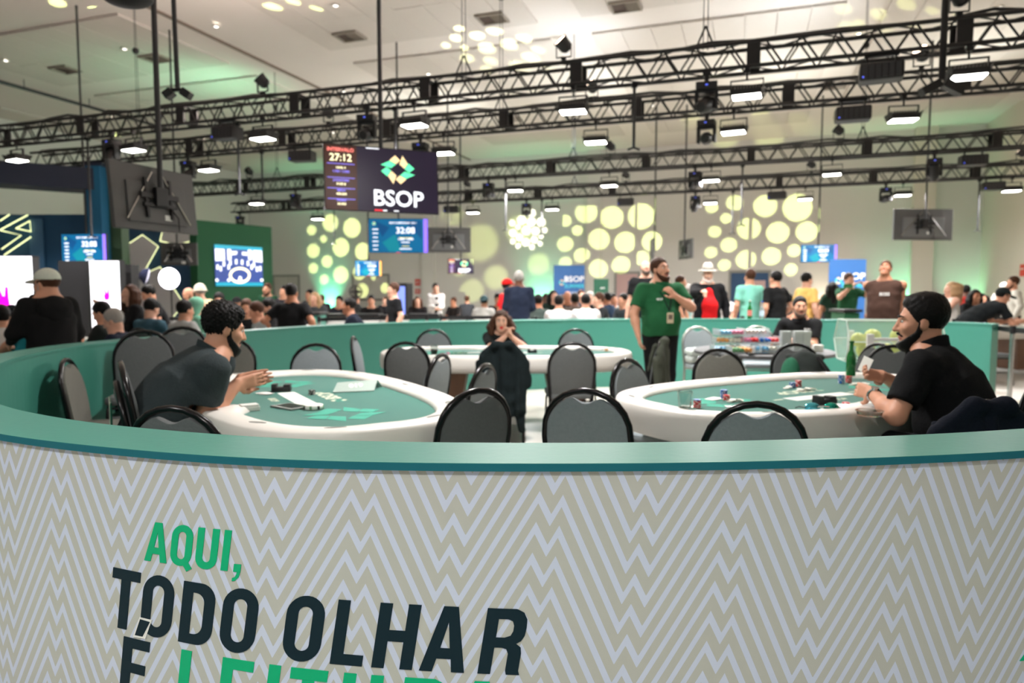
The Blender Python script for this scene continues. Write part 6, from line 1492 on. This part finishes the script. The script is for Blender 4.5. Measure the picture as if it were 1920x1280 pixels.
# ================================================================== BOOTHS AND BACKDROPS
m_bblue = M('booth_blue', (24, 72, 106), rough=.7, var=.08, vscale=1); m_bnavy = M('booth_navy', (16, 28, 50), rough=.6); m_bgreen = M('booth_green', (14, 82, 48), rough=.75, var=.05, vscale=1); m_bolive = M('booth_olive', (58, 84, 58), rough=.75); m_bcol = M('column_blue', (16, 92, 130), rough=.7)
def slabw(name, a, b, z0, z1, th, mat, parent=None):
    A, B = Vector((a[0], a[1], 0)), Vector((b[0], b[1], 0)); n = (B-A).normalized(); n = Vector((-n.y, n.x, 0))*th
    m = MB(); m.add([A+Vector((0, 0, z0)), B+Vector((0, 0, z0)), B+n+Vector((0, 0, z0)), A+n+Vector((0, 0, z0)), A+Vector((0, 0, z1)), B+Vector((0, 0, z1)), B+n+Vector((0, 0, z1)), A+n+Vector((0, 0, z1))], [(0,1,2,3),(4,7,6,5),(0,4,5,1),(1,5,6,2),(2,6,7,3),(3,7,4,0)])
    return m.build(name, mat, parent)
def col(px, Y): p = ony(px, 547, Y); return (p.x, p.y)
neon = M('edge_light', (226, 232, 170), emit=1.6, var=0); white_panel = M('backdrop_white', (238, 234, 236), rough=.6); ledw = M('led_wall_white', (250, 250, 255), emit=1.15, var=0); mag = M('led_magenta', (255, 0, 214), emit=1.1, var=0); mdark = M('column_charcoal', (26, 26, 28), rough=.7)
t = thing('exhibition_booth', 'blue exhibition booth wall with glowing zigzag lines at far left', 'booth')
slabw('back_wall', col(-120, 15.2), col(170, 15.2), 0, 3.1, .12, m_bblue, t); slabw('pale_strip', col(60, 15.15), col(86, 15.15), 0, 3.0, .04, M('booth_pale_blue', (60, 104, 140), rough=.5), t)
def ptsline(L, Y): return [ony(x, y, Y) for x, y in L]
for L in ([(0, 414), (18, 402)], [(0, 431), (52, 403)], [(2, 432), (40, 441), (3, 467)], [(30, 428), (56, 414), (58, 434), (30, 428)], [(8, 478), (58, 444)]): MB().tube(ptsline(L, 15.1), .012, 6).build('light_line', neon, t)
slabw('canopy_beam', col(-160, 13.0), col(185, 14.6), 3.55, 4.0, .8, m_bnavy, t)
t = thing('booth_column', 'tall blue column right of the far left clock screen', 'column'); slabw('shaft', col(166, 14.6), col(196, 14.6), 0, 4.05, .3, m_bcol, t); slabw('cap_board', col(163, 14.58), col(199, 14.58), 4.05, 4.12, .34, m_bnavy, t)
t = thing('booth_column', 'tall olive green column right of the blue column', 'column'); slabw('shaft', col(196, 14.9), col(232, 14.9), 0, 4.0, .3, m_bolive, t); slabw('cap_board', col(194, 14.88), col(238, 14.88), 4.0, 4.06, .34, m_bnavy, t)
def vhand(o, px, py, Y, s):
    sh = [(-.35, -.9), (.3, -.9), (.5, -.3), (.45, .15), (.42, 1.0), (.2, 1.05), (.12, .3), (-.02, .3), (-.3, 1.05), (-.5, .95), (-.32, .15), (-.5, -.2)]
    p = ony(px, py, Y); return link('hand_emblem', flat_mesh([[(x*s, z*s) for x, z in sh]], mag), o, p, (R(90), 0, 0))
t = thing('led_totem', 'white lit totem with magenta hand sign behind the cap man', 'display totem'); slabw('cabinet', col(-60, 12), col(62, 12), 0, 2.03, .2, mdark, t); slabw('lit_face', col(-58, 11.98), col(61, 11.98), .05, 2.02, .02, ledw, t); vhand(t, 6, 562, 11.96, .22)
t = thing('led_totem', 'white lit totem with pink hand sign below the far left clock', 'display totem'); slabw('cabinet', col(168, 13.4), col(226, 13.4), 0, 2.02, .2, mdark, t); slabw('lit_face', col(170, 13.38), col(224, 13.38), .05, 2.0, .02, ledw, t); vhand(t, 200, 552, 13.36, .12)
t = thing('charcoal_column', 'charcoal column left of the pink hand totem', 'column'); slabw('shaft', col(111, 13.72), col(164.5, 13.72), 0, 2.02, .3, mdark, t); slabw('base_board', col(110, 13.7), col(165, 13.7), 0, .1, .34, m_black, t)
t = thing('charcoal_column', 'charcoal column right of the pink hand totem', 'column'); slabw('shaft', col(229, 13.72), col(247, 13.72), 0, 1.95, .3, mdark, t); slabw('base_board', col(228.5, 13.7), col(248, 13.7), 0, .1, .34, m_black, t)
t = thing('chevron_backdrop', 'blue backdrop with white angular shapes and glowing edges at left', 'backdrop')
slabw('board', col(226, 18.0), col(376, 18.0), 0, 3.1, .1, M('backdrop_blue', (40, 74, 108), rough=.7), t)
for L in ([(230, 464), (267, 440), (297, 462), (270, 510), (246, 540), (230, 532)], [(300, 452), (306, 425), (372, 420), (372, 450), (330, 458)], [(255, 520), (300, 500), (345, 570), (320, 600), (250, 600)]):
    pts = [ony(x, y, 17.96) for x, y in L]; MB().add(pts+[q+Vector((0, .03, 0)) for q in pts], [tuple(range(len(pts)))]).build('white_shape', white_panel, t); MB().tube(pts+[pts[0]], .01, 6).build('edge_light', neon, t)
t = thing('green_screen_wall', 'dark green wall with a lit stage picture screen', 'display wall'); slabw('wall', col(372, 17), col(512, 18.9), 0, 3.17, .3, m_bgreen, t)
def on_wall(px, py):                              # on the slanted green wall
    a = Vector((*col(372, 17), 0)); b = Vector((*col(512, 18.9), 0)); dr = ray(px, py); n = Vector((b.y-a.y, -(b.x-a.x), 0)); k = a.dot(n)/(dr[0]*n.x+dr[1]*n.y); v = Vector((dr[0]*k, dr[1]*k, CAM_H+dr[2]*k)); return v+n.normalized()*.03
def wq(name, L, mat, off=0.0):
    n = Vector((*col(512, 18.9), 0))-Vector((*col(372, 17), 0)); n = Vector((n.y, -n.x, 0)).normalized()
    pts = [on_wall(x, y)+n*off for x, y in L]; return MB().add(pts, [tuple(range(len(pts)))]).build(name, mat, t)
wq('display', [(400, 458), (490, 465), (492, 536), (403, 536)], em('stage_blue', (40, 70, 150), .4)); wq('top_band', [(400, 458), (490, 464), (490, 470), (400, 465)], s_cyan, .01); wq('bottom_band', [(403, 529), (492, 530), (492, 536), (403, 536)], s_cyan, .01)
for L in ([(401, 466), (419, 467), (420, 488), (402, 489)], [(424, 467), (431, 467), (432, 486), (425, 488)], [(472, 469), (489, 470), (490, 492), (473, 490)], [(463, 468), (470, 469), (470, 488), (464, 487)], [(431, 471), (443, 471), (442, 477), (432, 478)], [(452, 472), (462, 473), (462, 479), (452, 478)]): wq('stage_window', L, s_white, .012)
for x, y in ((406, 500), (412, 503), (418, 494), (430, 492), (441, 490), (452, 491), (463, 493), (474, 496), (480, 504), (486, 503), (427, 500), (470, 500)): wq('stage_figure', [(x-2, y+5), (x+2, y+5), (x+2, y-4), (x-2, y-4)], s_white, .012)
for x, y in ((405, 525), (427, 525), (489, 525)): wq('stage_lamp', [(x+3*math.cos(a), y+3*math.sin(a)) for a in (math.pi*i/4 for i in range(8))], s_white, .012)
rg = [on_wall(448+18*math.cos(a), 516+13*math.sin(a)) for a in (2*math.pi*i/28 for i in range(28))]; MB().tube(rg, .035, 6, True).build('stage_ring', s_cream, t)
wq('stage_figure', [(443, 529), (453, 529), (450, 518), (446, 518)], s_white, .02)
# softbox lamps on stands
def softbox(px, py, Y, r, yaw, pitch, lit, label):
    p = ony(px, py, Y); t = thing('softbox_lamp', label, 'lamp', (p.x, p.y, 0)); 
    o = MB().lathe([(0, .12), (r*.5, .1), (r, 0), (r*.98, -.02)], n=24).build('shell', cl((26, 30, 54)), t, 50, (0, 0, p.z), (R(-90)+pitch, 0, yaw)); MB().lathe([(0, -.05), (r*.6, -.04), (r*.97, -.015)], n=24).build('diffuser', M('softbox_diffuser', (250, 248, 255), emit=3.0 if lit else 1.0, var=0) if lit else M('softbox_diffuser_dim', (200, 200, 225), emit=.4, var=0), o, 60)
    MB().cyl((0, 0.05, .02), (0, .05, p.z), .014, n=8).build('stand', m_black, t)
    for k in range(3): MB().cyl((0, .05, .3), (.3*math.cos(k*2.09), .05+.3*math.sin(k*2.09), .01), .01, n=6).build('stand_leg', m_black, t)
softbox(318, 522, 13.0, .21, 0, 0, True, 'round lit softbox lamp in front of the chevron backdrop')
softbox(274, 517, 12.6, .16, R(118), R(15), False, 'navy softbox lamp turned sideways left of the lit one')
# banners
def banner(px0, px1, ytop, Y, mat, label, kind):
    a, b = col(px0, Y), col(px1, Y); zt = ony(px0, ytop, Y).z; t = thing('roll_up_banner', label, 'banner', ((a[0]+b[0])/2, Y, 0), 0, 'printed stand banners'); w2 = (b[0]-a[0])/2
    MB().bbox((0, 0, zt/2+.03), (2*w2, .02, zt-.06), .003).build('print_sheet', mat, t); MB().bbox((0, .02, .04), (2*w2, .16, .08), .01).build('base', m_chrome, t); MB().cyl((0, .03, .05), (0, .03, zt), .012, n=6).build('pole', m_chrome, t)
    if kind == 'bsop':
        for c, mi in emblem(0, 0, w2*.2, None): link('logo_tile', flat_mesh([[(x-w2*.48, z+zt*.74) for x, z in c]], [M('print_teal', (70, 180, 190)), M('print_tan', (206, 180, 140))][mi]), t, (0, -.013-.001*mi, 0), (R(90), 0, 0))
        txt(t, 'lettering', 'BSOP', w2*.5, M('print_white', (240, 240, 240)), w2*.32, zt*.79, -.013, .004, 1.1); txt(t, 'lettering', 'SUMMER', w2*.34, M('print_cyan', (60, 190, 210)), w2*.34, zt*.685, -.013, .002); txt(t, 'lettering', 'SAO PAULO', w2*.14, M('print_white'), w2*.3, zt*.59, -.013)
    else: txt(t, 'lettering', 'Sit&Go', w2*.62, M('print_white', (240, 240, 240)), 0, zt*.52, -.013, .006); txt(t, 'lettering', 'BSOP', w2*.26, M('print_white'), w2*.2, zt*.83, -.013, .002)
m_ban = M('banner_blue', (30, 84, 142), rough=.5, var=.12, vscale=1.2); m_bang = M('banner_green', (14, 84, 60), rough=.5)
banner(1038, 1096, 497, 24, m_ban, 'blue summer banner on the back wall behind the white tees', 'bsop'); banner(1553, 1622, 486, 19.5, m_ban, 'blue summer banner behind the man filming with a phone', 'bsop'); banner(1113, 1141, 523, 23.5, m_bang, 'small green banner right of the blue one in the centre', 'sit')
# totem, fan, desks, stanchions
p = col(756, 19); t = thing('screen_totem', 'black totem with a lit blue screen behind the young man', 'display totem', (p[0], p[1], 0), R(-25)); MB().bbox((0, 0, .82), (.44, .3, 1.64), .01).build('cabinet', mdark, t); MB().box((-.02, -.152, .95), (.36, .004, 1.2)).build('display', em('totem_blue', (120, 140, 230), 1.0), t)
p = ony(668, 547, 17); t = thing('pedestal_fan', 'round pedestal fan in front of the double door', 'fan', (p.x, p.y, 0)); MB().tube([(.16*math.cos(a), -.05, p.z+.16*math.sin(a)) for a in (2*math.pi*i/24 for i in range(24))], .012, 6, True).build('cage_ring', m_dgrey, t)
MB().lathe([(0, 0), (.15, .005)], n=20).build('cage', M('fan_mesh', (150, 146, 140), alpha=.5), t, None, (0, -.05, p.z), (R(90), 0, 0)); MB().cyl((0, 0, .03), (0, 0, p.z), .018, n=8).cyl((0, -.04, p.z), (0, .1, p.z), .05, n=10).build('stand', m_black, t); MB().cyl((0, 0, 0), (0, 0, .03), .2, n=20).build('base', m_black, t)
for k in range(4): MB().box((0, 0, .07), (.05, .008, .12), Matrix.Rotation(R(20), 3, 'Z')).build('blade', m_dgrey, t, None, (0, -.06, p.z), (0, R(90*k), 0))
def desk(px0, px1, Y, zt, mfront, label):
    a, b = col(px0, Y), col(px1, Y); t = thing('reception_desk', label, 'desk', ((a[0]+b[0])/2, Y, 0)); w_ = b[0]-a[0]
    MB().bbox((0, 0, zt/2-.03), (w_, .5, zt-.06), .008).build('front_panel', mfront, t); MB().bbox((0, 0, zt-.025), (w_+.06, .58, .05), .01).build('worktop', m_black, t); MB().bbox((0, -.255, .05), (w_, .02, .1), .004).build('plinth', m_black, t)
desk(606, 712, 14.2, .95, m_white, 'white fronted desk with black top behind the barrier, left'); desk(716, 768, 14.4, .92, m_white, 'shorter white fronted desk behind the young man'); desk(770, 822, 14.0, .96, m_teal, 'green fronted desk with black top below the vest dealer'); desk(586, 604, 13.0, 1.02, m_teal, 'small green lectern desk right of the black tee man'); desk(1572, 1600, 12.0, 1.1, m_bgreen, 'dark green lectern in front of the filming man'); desk(300, 345, 13.6, .9, m_white, 'white desk with glossy top under the lit softbox')
def stanchion(px, Y, label, to=None):
    p = col(px, Y); t = thing('stanchion', label, 'stanchion', (p[0], p[1], 0), 0, 'chrome belt stanchions')
    MB().lathe([(0, 0), (.16, 0), (.16, .012), (.03, .03), (.03, .04)], n=20).build('base', m_chrome, t, 40); MB().cyl((0, 0, .03), (0, 0, .9), .026, n=12).build('post', m_chrome, t, 60); MB().cyl((0, 0, .9), (0, 0, .99), .032, n=12).build('belt_head', m_black, t, 60)
    if to:
        q = col(*to); MB().add([(0, -.002, .91), (q[0]-p[0], q[1]-p[1]-.002, .91), (q[0]-p[0], q[1]-p[1]-.002, .97), (0, -.002, .97), (0, .002, .91), (q[0]-p[0], q[1]-p[1]+.002, .91), (q[0]-p[0], q[1]-p[1]+.002, .97), (0, .002, .97)], [(0,1,2,3),(4,7,6,5),(0,4,5,1),(1,5,6,2),(2,6,7,3),(3,7,4,0)]).build('belt', m_black, t)
for px, Y, lb, to in ((597, 11.4, 'chrome stanchion by the green lectern, left of the desks', (800, 12.2)), (800, 12.2, 'chrome stanchion in front of the green desk', (1030, 12.6)), (1006, 11.2, 'chrome stanchion behind the woman dealer', (1140, 11.1)), (1140, 11.1, 'chrome stanchion left of the green polo man', None), (1792, 10.4, 'chrome stanchion by the blonde woman', (1903, 8.2)), (1903, 8.2, 'tall near stanchion at the right edge', (1985, 7.6)), (1768, 12.6, 'far stanchion at right behind the bearded dealer', (1900, 11.6))): stanchion(px, Y, lb, to)
# playing tables out in the hall
for px, Y, ax, lb in ((895, 13.9, (1, .1), 'far poker table left of the red cap man'), (1072, 12.7, (1, -.1), 'far poker table of the white tee players'), (470, 12.0, (1, .1), 'far poker table behind the left dealer\'s head'), (232, 8.45, (.8, -.6), 'poker table of the grey haired man at left'), (-20, 6.3, (.8, -.6), 'poker table at the far left picture edge'), (1850, 11.9, (1, .2), 'far poker table under the bending man at right'), (1690, 14.2, (1, 0), 'far poker table behind the brown shirt man')):
    poker_table(col(px, Y), ax, lb, False, 'poker tables out in the hall', False)
p = ony(1590, 536, 12.22); tag(MB().bbox((0, 0, 0), (.16, .01, .08), .004).build('phone', M('phone_case_green', (60, 120, 70), rough=.4), None, None, (p.x, p.y, p.z)), 'green cased phone held up by the filming man', 'phone')
